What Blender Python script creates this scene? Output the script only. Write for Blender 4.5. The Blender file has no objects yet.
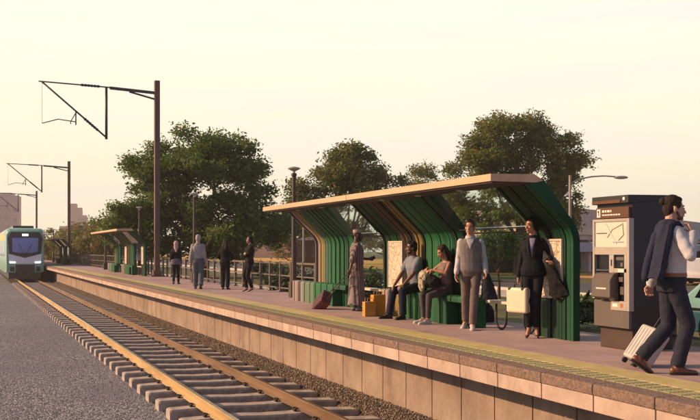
import bpy, math, random
import numpy as np
from mathutils import Vector, Matrix, Euler
random.seed(7); RNG = np.random.default_rng(7)
SC = bpy.context.scene
COL = SC.collection
R = math.radians
V = Vector
TH = math.atan(378/930.0); CT, ST = math.cos(TH), math.sin(TH)
EYE = 1.26

def G(px, py, z=0.0):
    """ground point (at height z) seen at photo pixel px,py"""
    D = 930*(EYE-z)/(py-250.0); r = (px-350)*D/930
    return V((r*CT+D*ST, -r*ST+D*CT, z))
def YX(px, X):
    """Y along the track of a point on the line X = const seen at photo column px"""
    D = 930*X/(CT*(px+28)); return (D-ST*X)/CT
def PD(px, D, z=0.0):
    r = (px-350)*D/930
    return V((r*CT+D*ST, -r*ST+D*CT, z))

# ---------------------------------------------------------------- materials
def lin(h):
    h = h.lstrip('#'); c = [int(h[i:i+2], 16)/255 for i in (0, 2, 4)]
    return tuple(x/12.92 if x <= .04045 else ((x+.055)/1.055)**2.4 for x in c)
_M = {}
def mat(name, col, rough=.6, metal=0, var=.15, scale=8, bump=0, bscale=None, spec=.5, emit=None, estr=0, coat=0, detail=5, stretch=None, trans=0, alpha=None, second=None, rvar=.12, grime=None):
    if name in _M: return _M[name]
    if isinstance(col, str): col = lin(col)
    m = bpy.data.materials.new(name); m.use_nodes = True; _M[name] = m
    nt = m.node_tree; N = nt.nodes; L = nt.links; b = N['Principled BSDF']
    b.inputs['Roughness'].default_value = rough; b.inputs['Metallic'].default_value = metal
    b.inputs['Specular IOR Level'].default_value = spec
    if coat: b.inputs['Coat Weight'].default_value = coat; b.inputs['Coat Roughness'].default_value = .15
    if trans: b.inputs['Transmission Weight'].default_value = trans
    b.inputs['Base Color'].default_value = (*col, 1)
    if emit is not None:
        b.inputs['Emission Color'].default_value = (*emit, 1); b.inputs['Emission Strength'].default_value = estr
    tc = N.new('ShaderNodeTexCoord'); mp = N.new('ShaderNodeMapping'); L.new(tc.outputs['Object'], mp.inputs['Vector'])
    if stretch: mp.inputs['Scale'].default_value = stretch
    if var:
        n = N.new('ShaderNodeTexNoise'); n.inputs['Scale'].default_value = scale; n.inputs['Detail'].default_value = detail; n.inputs['Roughness'].default_value = .65
        L.new(mp.outputs[0], n.inputs['Vector'])
        cr = N.new('ShaderNodeValToRGB'); cr.color_ramp.elements[0].position = .3; cr.color_ramp.elements[1].position = .7
        c2 = second if second else tuple(min(1, c*(1+var)) for c in col)
        if isinstance(c2, str): c2 = lin(c2)
        cr.color_ramp.elements[0].color = (*[c*(1-var) for c in col], 1); cr.color_ramp.elements[1].color = (*c2, 1)
        L.new(n.outputs['Fac'], cr.inputs['Fac']); L.new(cr.outputs['Color'], b.inputs['Base Color'])
        if rvar:
            mr = N.new('ShaderNodeMapRange'); mr.inputs['To Min'].default_value = max(0, rough-rvar); mr.inputs['To Max'].default_value = min(1, rough+rvar)
            L.new(n.outputs['Fac'], mr.inputs['Value']); L.new(mr.outputs[0], b.inputs['Roughness'])
    if grime and var:                       # stains and streaks with a shape of their own
        gs, gst, gc, ga = grime
        m2 = N.new('ShaderNodeMapping'); m2.inputs['Scale'].default_value = gst; L.new(tc.outputs['Object'], m2.inputs['Vector'])
        n3 = N.new('ShaderNodeTexNoise'); n3.inputs['Scale'].default_value = gs; n3.inputs['Detail'].default_value = 7; n3.inputs['Roughness'].default_value = .7; L.new(m2.outputs[0], n3.inputs['Vector'])
        r3 = N.new('ShaderNodeMapRange'); r3.inputs['From Min'].default_value = .52; r3.inputs['From Max'].default_value = .70; r3.inputs['To Max'].default_value = ga; L.new(n3.outputs['Fac'], r3.inputs['Value'])
        x3 = N.new('ShaderNodeMix'); x3.data_type = 'RGBA'; L.new(r3.outputs[0], x3.inputs[0]); L.new(cr.outputs['Color'], x3.inputs[6]); x3.inputs[7].default_value = (*lin(gc), 1); L.new(x3.outputs[2], b.inputs['Base Color'])
    if bump:
        n2 = N.new('ShaderNodeTexNoise'); n2.inputs['Scale'].default_value = bscale or scale*4; n2.inputs['Detail'].default_value = 4
        L.new(mp.outputs[0], n2.inputs['Vector'])
        bp = N.new('ShaderNodeBump'); bp.inputs['Strength'].default_value = bump; bp.inputs['Distance'].default_value = .02
        L.new(n2.outputs['Fac'], bp.inputs['Height']); L.new(bp.outputs[0], b.inputs['Normal'])
    return m

def gravel_mat(name, c1, c2, c3, scale=26, bump=1.0, patch=.12, far=None):
    """stones: voronoi cells with their own colour, plus broad dust patches"""
    m = bpy.data.materials.new(name); m.use_nodes = True; nt = m.node_tree; N = nt.nodes; L = nt.links; b = N['Principled BSDF']
    b.inputs['Roughness'].default_value = .92; b.inputs['Specular IOR Level'].default_value = .25
    tc = N.new('ShaderNodeTexCoord')
    v = N.new('ShaderNodeTexVoronoi'); v.inputs['Scale'].default_value = scale; L.new(tc.outputs['Object'], v.inputs['Vector'])
    sep = N.new('ShaderNodeSeparateColor'); L.new(v.outputs['Color'], sep.inputs[0])
    cr = N.new('ShaderNodeValToRGB'); e = cr.color_ramp.elements
    e[0].color = (*lin(c1), 1); e[1].color = (*lin(c3), 1); x = e.new(.55); x.color = (*lin(c2), 1)
    L.new(sep.outputs[0], cr.inputs['Fac'])
    nz = N.new('ShaderNodeTexNoise'); nz.inputs['Scale'].default_value = patch; nz.inputs['Detail'].default_value = 6; L.new(tc.outputs['Object'], nz.inputs['Vector'])
    mr = N.new('ShaderNodeMapRange'); mr.inputs['From Min'].default_value = .4; mr.inputs['From Max'].default_value = .62; mr.inputs['To Max'].default_value = .55
    L.new(nz.outputs['Fac'], mr.inputs['Value'])
    mx = N.new('ShaderNodeMix'); mx.data_type = 'RGBA'; L.new(mr.outputs[0], mx.inputs[0]); L.new(cr.outputs['Color'], mx.inputs[6])
    mx.inputs[7].default_value = (*lin(far or c2), 1); L.new(mx.outputs[2], b.inputs['Base Color'])
    bp = N.new('ShaderNodeBump'); bp.inputs['Strength'].default_value = bump; bp.inputs['Distance'].default_value = .03; bp.invert = True
    L.new(v.outputs['Distance'], bp.inputs['Height']); L.new(bp.outputs[0], b.inputs['Normal'])
    return m

# ---------------------------------------------------------------- mesh builder
class MB:
    def __init__(s): s.v = []; s.f = []; s.m = []
    def add(s, vs, fs, mi=0):
        o = len(s.v); s.v.extend(tuple(x) for x in vs)
        for f in fs: s.f.append(tuple(i+o for i in f)); s.m.append(mi)
        return s
    def box(s, x0, x1, y0, y1, z0, z1, mi=0):
        return s.add([(x0,y0,z0),(x1,y0,z0),(x1,y1,z0),(x0,y1,z0),(x0,y0,z1),(x1,y0,z1),(x1,y1,z1),(x0,y1,z1)],
                     [(3,2,1,0),(4,5,6,7),(0,1,5,4),(1,2,6,5),(2,3,7,6),(3,0,4,7)], mi)
    def obox(s, c, ax, ay, az, mi=0):
        c, ax, ay, az = V(c), V(ax), V(ay), V(az)
        p = [c-ax-ay-az, c+ax-ay-az, c+ax+ay-az, c-ax+ay-az, c-ax-ay+az, c+ax-ay+az, c+ax+ay+az, c-ax+ay+az]
        return s.add(p, [(3,2,1,0),(4,5,6,7),(0,1,5,4),(1,2,6,5),(2,3,7,6),(3,0,4,7)], mi)
    def beam(s, a, b, w, h, mi=0, up=(0,0,1)):
        a, b = V(a), V(b); d = (b-a).normalized(); u = V(up)
        if abs(d.dot(u)) > .98: u = V((1,0,0))
        sd = d.cross(u).normalized(); u = sd.cross(d).normalized()
        return s.obox((a+b)/2, sd*w/2, d*(b-a).length/2, u*h/2, mi)
    def prism(s, pts, lo, hi, axis='y', mi=0):
        n = len(pts)
        def P(a, b, t): return {'y': (a, t, b), 'z': (a, b, t), 'x': (t, a, b)}[axis]
        vs = [P(a, b, lo) for a, b in pts]+[P(a, b, hi) for a, b in pts]
        fs = [tuple(range(n)), tuple(range(2*n-1, n-1, -1))]+[(i, i+n, (i+1) % n+n, (i+1) % n) for i in range(n)]
        return s.add(vs, fs, mi)
    def tube(s, pts, r, n=8, mi=0, caps=True):
        pts = [V(p) for p in pts]; k = len(pts)
        rs = r if isinstance(r, (list, tuple)) else [r]*k
        vs = []; u = None
        for i, p in enumerate(pts):
            d = (pts[min(i+1, k-1)]-pts[max(i-1, 0)]).normalized()
            if u is None:
                u = d.orthogonal().normalized()
            else:
                u = (u-d*u.dot(d)); u = u.normalized() if u.length > 1e-6 else d.orthogonal().normalized()
            w = d.cross(u)
            for j in range(n):
                a = 2*math.pi*j/n; vs.append(p+(u*math.cos(a)+w*math.sin(a))*rs[i])
        fs = [(i*n+j, i*n+(j+1) % n, (i+1)*n+(j+1) % n, (i+1)*n+j) for i in range(k-1) for j in range(n)]
        if caps: fs += [tuple(range(n-1, -1, -1)), tuple((k-1)*n+j for j in range(n))]
        return s.add(vs, fs, mi)
    def lathe(s, prof, c=(0,0,0), n=20, mi=0):
        vs = []; k = len(prof)
        for r, z in prof:
            for j in range(n):
                a = 2*math.pi*j/n; vs.append((c[0]+r*math.cos(a), c[1]+r*math.sin(a), c[2]+z))
        fs = [(i*n+j, i*n+(j+1) % n, (i+1)*n+(j+1) % n, (i+1)*n+j) for i in range(k-1) for j in range(n)]
        fs += [tuple(range(n-1, -1, -1)), tuple((k-1)*n+j for j in range(n))]
        return s.add(vs, fs, mi)
    def loft(s, rings, mi=0):
        n = len(rings[0]); k = len(rings); vs = [p for r in rings for p in r]
        fs = [(i*n+j, i*n+(j+1) % n, (i+1)*n+(j+1) % n, (i+1)*n+j) for i in range(k-1) for j in range(n)]
        fs += [tuple(range(n-1, -1, -1)), tuple((k-1)*n+j for j in range(n))]
        return s.add(vs, fs, mi)
    def ell(s, c, r, fr=None, n=14, k=9, mi=0):
        """ellipsoid; fr = (right, forward, up)"""
        c = V(c); X, Y, Z = fr if fr else (V((1,0,0)), V((0,1,0)), V((0,0,1)))
        rings = []
        for i in range(k):
            t = -math.pi/2+math.pi*(i+.02)/(k-1+.04); cz, sz = math.cos(t), math.sin(t)
            rings.append([c+X*(r[0]*cz*math.cos(2*math.pi*j/n))+Y*(r[1]*cz*math.sin(2*math.pi*j/n))+Z*(r[2]*sz) for j in range(n)])
        return s.loft(rings, mi)
    def cone(s, a, ra, b, rb, n=12, mi=0, flat=None):
        """rounded, tapered limb from a to b; flat = (axis, factor) squashes it along an axis"""
        a, b = V(a), V(b); d = b-a
        if d.length < 1e-5: d = V((0,0,1e-4))
        d.normalize(); u = d.orthogonal().normalized(); w = d.cross(u); rings = []
        for t in (-1.55, -1.1, -.55, 0): rings.append((a+d*ra*math.sin(t), ra*math.cos(t)))
        for t in (.25, .5, .75): rings.append((a.lerp(b, t), ra+(rb-ra)*t))
        for t in (0, .55, 1.1, 1.55): rings.append((b+d*rb*math.sin(t), rb*math.cos(t)))
        out = []
        for p, r in rings:
            ring = []
            for j in range(n):
                q = 2*math.pi*j/n; o = (u*math.cos(q)+w*math.sin(q))*r
                if flat: ax = V(flat[0]); o = o-ax*(o.dot(ax))*(1-flat[1])
                ring.append(p+o)
            out.append(ring)
        return s.loft(out, mi)
    def build(s, name, mats, parent=None, smooth=None, bevel=0, loc=None, segs=2):
        me = bpy.data.meshes.new(name); me.from_pydata(s.v, [], s.f)
        if not isinstance(mats, (list, tuple)): mats = [mats]
        for m in mats: me.materials.append(m)
        if len(mats) > 1: me.polygons.foreach_set('material_index', s.m)
        if smooth is not None:
            me.polygons.foreach_set('use_smooth', [True]*len(me.polygons))
            if smooth < 180: me.set_sharp_from_angle(angle=R(smooth))
        me.update()
        o = bpy.data.objects.new(name, me); COL.objects.link(o)
        if parent is not None: o.parent = parent
        if loc is not None: o.location = loc
        if bevel:
            b = o.modifiers.new('Bevel', 'BEVEL'); b.width = bevel; b.segments = segs; b.limit_method = 'ANGLE'; b.angle_limit = R(40)
        return o

def np_mesh(name, verts, faces, mats, midx=None, parent=None, smooth=False):
    me = bpy.data.meshes.new(name); k = faces.shape[1]
    me.vertices.add(len(verts)); me.vertices.foreach_set('co', np.asarray(verts, np.float32).ravel())
    me.loops.add(faces.size); me.loops.foreach_set('vertex_index', faces.astype(np.int32).ravel())
    me.polygons.add(len(faces)); me.polygons.foreach_set('loop_start', np.arange(0, faces.size, k, dtype=np.int32))
    for m in mats: me.materials.append(m)
    if midx is not None: me.polygons.foreach_set('material_index', midx.astype(np.int32))
    if smooth: me.polygons.foreach_set('use_smooth', np.ones(len(faces), bool))
    me.update(calc_edges=True); me.validate()
    o = bpy.data.objects.new(name, me); COL.objects.link(o)
    if parent is not None: o.parent = parent
    return o

def tag(o, label=None, cat=None, group=None, kind=None):
    if label: o['label'] = label
    if cat: o['category'] = cat
    if group: o['group'] = group
    if kind: o['kind'] = kind
    return o
def thing(name, label, cat, loc=(0,0,0), rotz=0, group=None):
    o = bpy.data.objects.new(name, None); COL.objects.link(o); o.location = loc; o.rotation_euler = (0,0,rotz); o.empty_display_size = .2
    return tag(o, label, cat, group)
def structure(o, label, cat): return tag(o, label, cat, kind='structure')
def copy_tree(o, parent=None):
    c = o.copy(); COL.objects.link(c)
    if parent is not None: c.parent = parent
    for ch in [x for x in bpy.data.objects if x.parent is o]: copy_tree(ch, c)
    return c
def copy_at(o, loc, label=None, rotz=None):
    c = copy_tree(o); c.location = loc
    if label: c['label'] = label
    if rotz is not None: c.rotation_euler = (0,0,rotz)
    return c
# ================================================================ camera, light, sky
cam = bpy.data.cameras.new('camera'); co = bpy.data.objects.new('camera', cam); COL.objects.link(co); SC.camera = co
co.location = (0, 0, EYE); co.rotation_euler = (R(90), 0, -TH)
cam.sensor_width = 36; cam.lens = 930/700*36; cam.shift_y = 40/700; cam.clip_end = 4000; cam.clip_start = .05
SUN_EL, SUN_AZ = 24.0, -66.0      # azimuth from +Y, clockwise
w = bpy.data.worlds.new('World'); SC.world = w; w.use_nodes = True
nt = w.node_tree; N = nt.nodes; L = nt.links; bg = N['Background']
sky = N.new('ShaderNodeTexSky'); sky.sky_type = 'NISHITA'; sky.sun_disc = False
sky.sun_elevation = R(SUN_EL); sky.sun_rotation = R(SUN_AZ); sky.air_density = 1.0; sky.dust_density = 4.5; sky.ozone_density = 1.0; sky.altitude = 0
# evening sky: pale cream veil low over the horizon, faint pink cloud streaks
geo = N.new('ShaderNodeNewGeometry'); sp = N.new('ShaderNodeSeparateXYZ'); tcw = N.new('ShaderNodeTexCoord'); L.new(tcw.outputs['Generated'], sp.inputs[0])
mr = N.new('ShaderNodeMapRange'); mr.inputs['From Min'].default_value = 0.0; mr.inputs['From Min'].default_value = .30; mr.inputs['From Max'].default_value = .46; mr.inputs['To Min'].default_value = 1.0; mr.inputs['To Max'].default_value = .06; mr.interpolation_type = 'SMOOTHSTEP'
L.new(sp.outputs['Z'], mr.inputs['Value'])
crs = N.new('ShaderNodeValToRGB'); e = crs.color_ramp.elements; e[0].position = 0; e[0].color = (9.6, 8.5, 6.2, 1); e[1].position = .30; e[1].color = (10.3, 9.7, 8.2, 1)
x = e.new(.12); x.color = (9.9, 9.2, 7.1, 1)
L.new(sp.outputs['Z'], crs.inputs['Fac'])
mpw = N.new('ShaderNodeMapping'); mpw.inputs['Scale'].default_value = (1.6, 1.6, 16); L.new(tcw.outputs['Generated'], mpw.inputs['Vector'])
cn = N.new('ShaderNodeTexNoise'); cn.inputs['Scale'].default_value = 1.7; cn.inputs['Detail'].default_value = 7; cn.inputs['Roughness'].default_value = .55; L.new(mpw.outputs[0], cn.inputs['Vector'])
cm = N.new('ShaderNodeMapRange'); cm.inputs['From Min'].default_value = .44; cm.inputs['From Max'].default_value = .75; cm.inputs['To Max'].default_value = .85; L.new(cn.outputs['Fac'], cm.inputs['Value'])
cmx = N.new('ShaderNodeMix'); cmx.data_type = 'RGBA'; L.new(cm.outputs[0], cmx.inputs[0]); L.new(crs.outputs[0], cmx.inputs[6]); cmx.inputs[7].default_value = (9.5, 8.5, 7.9, 1)
# the evening glow fades to a dim blue grey away from the bright half of the sky
az = N.new('ShaderNodeMapRange'); az.interpolation_type = 'SMOOTHSTEP'; az.inputs['From Min'].default_value = -.25; az.inputs['From Max'].default_value = .69; L.new(sp.outputs['Y'], az.inputs['Value'])
azm = N.new('ShaderNodeMix'); azm.data_type = 'RGBA'; L.new(az.outputs[0], azm.inputs[0]); azm.inputs[6].default_value = (3.8, 4.1, 5.9, 1); L.new(cmx.outputs[2], azm.inputs[7])
mx = N.new('ShaderNodeMix'); mx.data_type = 'RGBA'; L.new(mr.outputs[0], mx.inputs[0]); L.new(sky.outputs[0], mx.inputs[6]); L.new(azm.outputs[2], mx.inputs[7])
L.new(mx.outputs[2], bg.inputs['Color']); bg.inputs['Strength'].default_value = .096
sl = bpy.data.lights.new('sun', 'SUN'); sl.energy = 5.0; sl.angle = R(.6); sl.color = (1, .62, .35)
so = bpy.data.objects.new('sun', sl); COL.objects.link(so)
sd = V((math.sin(R(SUN_AZ))*math.cos(R(SUN_EL)), math.cos(R(SUN_AZ))*math.cos(R(SUN_EL)), math.sin(R(SUN_EL))))
so.rotation_euler = sd.to_track_quat('Z', 'Y').to_euler(); so.location = sd*50
SC.view_settings.view_transform = 'Standard'; SC.view_settings.look = 'None'; SC.view_settings.exposure = .25; SC.view_settings.gamma = 1
SC.render.engine = 'CYCLES'; SC.cycles.use_denoising = True; SC.cycles.max_bounces = 6; SC.cycles.transparent_max_bounces = 8
SC.cycles.sample_clamp_indirect = 6

# ================================================================ ground
M_yard = gravel_mat('yard gravel', '#3c3c46', '#73727c', '#c2bec2', scale=34, bump=1.0, patch=.3, far='#6f6e7a')
M_ball = gravel_mat('ballast', '#221e1c', '#4a413c', '#85756a', scale=30, bump=1.0, patch=.8, far='#3f3732')
M_turf = mat('turf', '#3f4a1c', .95, var=.45, scale=1.1, bump=.8, bscale=30, second='#6a6630', detail=9)
M_dry = mat('dry field', '#c08a38', .95, var=.3, scale=.25, bump=.5, bscale=8, second='#d6a854', detail=9)
g = MB(); Y0, Y1 = -60, 650
prof = [(-250,-1.44,0),(2.95,-1.44,1),(3.2,-1.46,1),(5.2,-1.43,1),(5.72,-1.37,1),(6.12,-1.14,1),(8.75,-1.14,1),(8.76,-.36,2),(33,-.36,3),(66,-.30,2),(610,-.30,2)]
for (xa, za, ma), (xb, zb, mb) in zip(prof[:-1], prof[1:]):
    g.add([(xa,Y0,za),(xb,Y0,zb),(xb,Y1,zb),(xa,Y1,za)], [(0,1,2,3)], ma if xa < 8.7 else ma)
structure(g.build('ground', [M_yard, M_ball, M_turf, M_dry]), 'grey gravel yard, ballast bed and grassed ground around the platform', 'ground')
M_asph = mat('asphalt', '#4b4a50', .85, var=.2, scale=2, bump=.3, bscale=60)
M_pave = mat('pale concrete', '#b4a99c', .8, var=.12, scale=1.5, bump=.2, bscale=50)
M_white = mat('road paint', '#cfcac2', .7, var=.1, scale=6)
o = MB().box(19.9, 27.5, -60, 640, -.40, -.352).build('road', M_asph); structure(o, 'dark asphalt road running behind the station', 'road')
o = MB(); o.box(17.2, 19.75, -60, 640, -.40, -.345); o.box(19.75, 19.9, -60, 640, -.40, -.23)
structure(o.build('pavement', M_pave), 'pale concrete pavement with kerb beside the road', 'pavement')
o = MB().box(11.2, 12.4, 22, 160, -.40, -.352).build('path', M_pave); structure(o, 'narrow pale footpath across the grass behind the fence', 'path')
o = MB()
for i in range(60): o.box(23.6, 23.75, -20+i*6, -17+i*6, -.36, -.346)
structure(o.build('road_markings', M_white), 'white broken centre line on the asphalt road', 'road marking')

# ================================================================ platform
M_pav = mat('pink pavers', '#9c8481', .75, var=.12, scale=1.3, bump=.15, bscale=90, second='#b39590', grime=(.9, (1,.35,1), '#6f5a5a', .5))
M_yel = mat('yellow tactile paint', '#b7a466', .7, var=.15, scale=4, bump=.2, bscale=60, second='#c6b47a', grime=(2, (1,.4,1), '#8a7a58', .6))
M_tac = mat('tactile ribs', '#8d8862', .75, var=.2, scale=8)
M_tacd = mat('tactile base', '#6c6c52', .85, var=.2, scale=6)
M_cop = mat('coping aggregate', '#6d594f', .9, var=.3, scale=22, bump=.9, bscale=55, second='#957a6a', detail=8)
M_fas = mat('precast fascia', '#a89284', .85, var=.16, scale=1.6, bump=.35, bscale=18, second='#c2aa98', detail=8, grime=(2.5, (1,1,.4), '#6b5848', .55))
M_wall = mat('precast wall', '#85705f', .9, var=.18, scale=1.6, bump=.4, bscale=18, second='#a39080', detail=9, stretch=(1,1,.8), grime=(1.1, (1,1,.45), '#55473d', .55))
M_gap = mat('dark joint gap', '#2b241f', .95, var=0)  # dark backing seen in the open joints
XE, XW, XB, PY0, PY1 = 5.40, 6.10, 8.74, -4.0, 190.0
pf = bpy.data.objects.new('platform', None); COL.objects.link(pf)
structure(pf, 'raised station platform with pink paving and precast concrete edge', 'platform')
m = MB()
step, y = 1.2, PY0
m.box(6.40, XB, PY0, PY1, -.30, -.004, 1)
while y < 70:                                         # paving laid as slabs with fine joints
    for j in range(2):
        xa = 6.395+j*1.1725
        m.box(xa+.003, xa+1.1695, y+.003, y+step-.003, -.02, .0005*((int(y*7)+j) % 3), 0)
    y += step
m.box(6.398, XB-.001, y, PY1, -.02, 0, 0)
m.build('paving', [M_pav, M_gap], pf)
MB().box(5.975, 6.36, PY0, PY1, -.02, .006).build('yellow_line', M_yel, pf, bevel=.002)
m = MB(); m.box(5.66, 5.955, PY0, PY1, -.03, .001, 1)
for i in range(6): m.box(5.675+i*.047, 5.70+i*.047, PY0, PY1, -.02, .008, 0)
y = PY0
while y < 45: m.box(5.668, 5.947, y, y+.045, -.02, .0095, 0); y += .15
m.build('tactile_strip', [M_tac, M_tacd], pf)
m = MB(); y = PY0+.06
fy = []
while y < PY1: fy.append(y); y += .86
for y in fy: m.box(XE, 5.659, y+.004, y+.856, -.105, .003)
m.build('coping', M_cop, pf, bevel=.012)
m = MB()
for y in fy:
    m.box(XE+.012, 5.60, y+.008, y+.852, -.262, -.107, 0)
m.box(5.50, 6.2, PY0, PY1, -.24, -.06, 1)
m.build('fascia_panel', [M_fas, M_gap], pf, bevel=.006)
m = MB(); m.box(XW+.03, 6.5, PY0, PY1, -1.5, -.24, 1)
for y in fy: m.box(XW, 6.45, y+.35+.012, y+1.21-.012, -1.5, -.255, 0)
m.build('retaining_wall', [M_wall, M_gap], pf)
MB().box(8.45, XB-.01, PY0, PY1, -1.2, -.02).build('rear_kerb', M_pave, pf)

# ================================================================ track
M_slp = mat('sleeper concrete', '#9a8d84', .9, var=.25, scale=5, bump=.5, bscale=40, second='#bdafa4', detail=8, grime=(4, (1,1,1), '#4d4038', .6))
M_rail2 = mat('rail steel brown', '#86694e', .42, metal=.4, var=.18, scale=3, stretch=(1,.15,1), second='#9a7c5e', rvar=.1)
M_rail_lit = mat('rail steel', '#c2a068', .38, metal=.3, var=.18, scale=3, stretch=(1,.15,1), second='#d8b880', rvar=.1)  # golden sun glow of the left rail is put into this colour
M_railtop = mat('rail running surface', '#d8c3a0', .22, metal=1, var=.06, scale=3)
M_rust = mat('rusted clip', '#3f332b', .7, metal=.4, var=.3, scale=30)
XL, XR, RT = 3.40, 4.83, -1.09
rp = [(-.07,-.165),(.07,-.165),(.07,-.150),(.014,-.128),(.012,-.05),(.036,-.036),(.036,-.006),(.028,0),(-.028,0),(-.036,-.006),(-.036,-.036),(-.012,-.05),(-.014,-.128),(-.07,-.150)]
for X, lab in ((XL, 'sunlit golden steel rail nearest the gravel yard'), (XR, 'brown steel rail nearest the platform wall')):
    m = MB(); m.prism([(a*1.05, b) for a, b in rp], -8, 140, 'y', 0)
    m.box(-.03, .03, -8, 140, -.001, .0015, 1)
    tag(m.build('rail', [M_rail_lit if X == XL else M_rail2, M_railtop], loc=(X, 0, RT), smooth=50), lab, 'rail', 'running rails of the track')
def sleeper():
    secs = [(-1.40,.165),(-1.36,.18),(-1.05,.188),(-.78,.20),(-.42,.197),(-.1,.180),(.35,.180),(.62,.197),(.95,.20),(1.15,.188),(1.40,.18),(1.44,.165)]
    m = MB(); rings = []
    for x, h in secs:
        a = .175; b = .15
        rings.append([(x,-a,-.05),(x,a,-.05),(x,b+.01,h-.03),(x,b-.015,h),(x,-b+.015,h),(x,-b-.01,h-.03)])
    m.loft(rings)
    s = m.build('sleeper', M_slp, bevel=.006)
    for rx in (XL-4.30, XR-4.30):
        for sx in (-1, 1):
            c = MB(); c.tube([(rx+sx*.15,-.05,.20),(rx+sx*.13,-.05,.235),(rx+sx*.085,-.02,.232),(rx+sx*.085,.03,.232),(rx+sx*.13,.05,.24),(rx+sx*.15,.05,.20)], .011, 6)
            c.obox((rx+sx*.125,0,.208), (.025,0,0), (0,.05,0), (0,0,.014))
            c.build('rail_clip', M_rust, s)
    return s
sp0 = sleeper(); k = 0; ys = []
yy = YX(173.7, 2.80)-11*.955
while yy < 77: ys.append(yy); yy += .955
for i, y in enumerate(ys):
    o = sp0 if i == 0 else copy_tree(sp0)
    o.location = (4.30, y+random.uniform(-.015,.015), -1.455+random.uniform(-.006,.006)); o.rotation_euler = (0,0,R(random.uniform(-.5,.5)))
    tag(o, 'weathered grey concrete sleeper lying across under both rails', 'sleeper', 'sleepers under the track rails')
# ballast stones, far too many to count
ico = np.array([(0,0,1),(.9,0,.2),(.28,.86,.2),(-.73,.53,.15),(-.73,-.53,.2),(.28,-.86,.15),(.3,.2,-.8)])
icf = np.array([(0,1,2),(0,2,3),(0,3,4),(0,4,5),(0,5,1),(6,2,1),(6,3,2),(6,4,3),(6,5,4),(6,1,5)])
def stones(n, xr, yr, zf, size, name, mats, lab):
    t = RNG.random(n); y = yr[0]+(yr[1]-yr[0])*t**1.7; xx = RNG.uniform(*xr, n); s = RNG.uniform(*size, n)
    rot = RNG.normal(size=(n,3,3)); q, _ = np.linalg.qr(rot)
    P = (ico[None]*RNG.uniform(.7,1.25,(n,7,1)))@q*s[:,None,None]
    P[:,:,0] += xx[:,None]; P[:,:,1] += y[:,None]; P[:,:,2] += (zf(xx)+s*.25)[:,None]
    F = (icf[None]+(np.arange(n)*7)[:,None,None]).reshape(-1,3)
    o = np_mesh(name, P.reshape(-1,3), F, mats, np.repeat(RNG.integers(0,len(mats),n), 10))
    return tag(o, lab, 'gravel', kind='stuff')
px_, pz_ = [p[0] for p in prof[:9]], [p[1] for p in prof[:9]]
zf = lambda x: np.interp(x, px_, pz_)
SM = [mat('stone %d' % i, c, .9, var=.2, scale=9) for i, c in enumerate(('#57493f','#7a6858','#978370','#4a4340'))]
stones(20000, (5.78, 6.12), (5.5, 42), zf, (.010,.022), 'ballast_stones', SM, 'loose brown ballast stones along the foot of the platform wall')
SM2 = [mat('grit %d' % i, c, .9, var=.2, scale=9) for i, c in enumerate(('#58575c','#77747a','#8d8682','#4b4a50'))]
stones(7000, (-4.5, 3.0), (7.5, 34), zf, (.006,.016), 'yard_gravel', SM2, 'loose small grey gravel lying over the yard')
# ================================================================ passenger shelters
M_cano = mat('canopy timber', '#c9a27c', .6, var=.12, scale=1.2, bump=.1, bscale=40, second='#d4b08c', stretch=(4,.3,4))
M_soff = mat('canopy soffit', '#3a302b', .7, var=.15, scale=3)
PAL = {k: mat('shelter paint '+k, c, .6, var=.14, scale=2.5, second=None, stretch=(1,1,.25), spec=.3) for k, c in dict(
    mauve='#5a5157', blush='#8a7a72', tan='#4a3629', amber='#5c4029', gold='#7d6834', straw='#62683a', sage='#566b58', leaf='#205c36', green='#0d5530', emerald='#084325', forest='#04321e', deep='#032315', umber='#241b15').items()}
M_groove = mat('shelter groove', '#071f15', .8, var=0)
M_glass = bpy.data.materials.new('shelter glass'); M_glass.use_nodes = True
b = M_glass.node_tree.nodes['Principled BSDF']; b.inputs['Base Color'].default_value = (.72,.86,.80,1); b.inputs['Roughness'].default_value = .03; b.inputs['Transmission Weight'].default_value = 1; b.inputs['IOR'].default_value = 1.06
M_steel = mat('dark steel', '#3d3733', .5, metal=.6, var=.15, scale=6)
M_ivory = mat('ivory slab', '#c9bda8', .6, var=.08, scale=3)
M_black = mat('black rubber', '#111113', .6, var=.2, scale=12)
M_lamp = mat('downlight lens', '#b5aea2', .3, var=0)
XI, XO, ZC = 7.68, 7.80, 2.175
def arc(cx, cz, r, a0, a1, n=6): return [(cx+r*math.cos(R(a0+(a1-a0)*i/n)), cz+r*math.sin(R(a0+(a1-a0)*i/n))) for i in range(n+1)]
def rib_profile(off=0.0):
    """closed X,Z outline: soffit, 45 degree slope, rounded knee, wall to the floor"""
    xi = XI+off; rad = .34
    cx, cz = xi-rad, 1.50-.14
    inner = [(6.96+off, ZC)]+arc(cx, cz, rad, 45, 0, 7)+[(xi, .0)]
    th = .12-off
    xo = xi+th; rad2 = rad+th
    outer = [(xo, 0.0)]+arc(cx, cz, rad2, 0, 45, 7)+[(6.96+off+th*1.42+.07, ZC+.06), (6.90, ZC+.06)]
    return inner+outer
def grad(stops, t):
    for (a, c) in reversed(stops):
        if t >= a: return c
    return stops[0][1]
def make_rib(root, ya, yb, stops, pitch=.088):
    """ya > yb: far to near"""
    names = sorted({c for _, c in stops}); mats = [PAL[c] for c in names]+[M_groove]; m = MB(); n = max(1, round((ya-yb)/pitch)); d = (ya-yb)/n
    for i in range(n):
        c = names.index(grad(stops, (i+.5)/n)); off = (0, .022, .006, .03, .012)[(i*3+i//4) % 5]*.8
        g = .007 if i % 3 else .013
        m.prism(rib_profile(off), ya-(i+1)*d+g, ya-i*d-g, 'y', c)
    p2 = [(x+.045, z) for x, z in rib_profile(.0)]
    m.prism([(min(x, XO-.008), z-.004 if z > 2.1 else z) for x, z in rib_profile(.05)], yb+.02, ya-.02, 'y', len(mats)-1)
    return m.build('rib_panel', mats, root, smooth=35)
def bench_ring(f, top, th): pass
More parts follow.
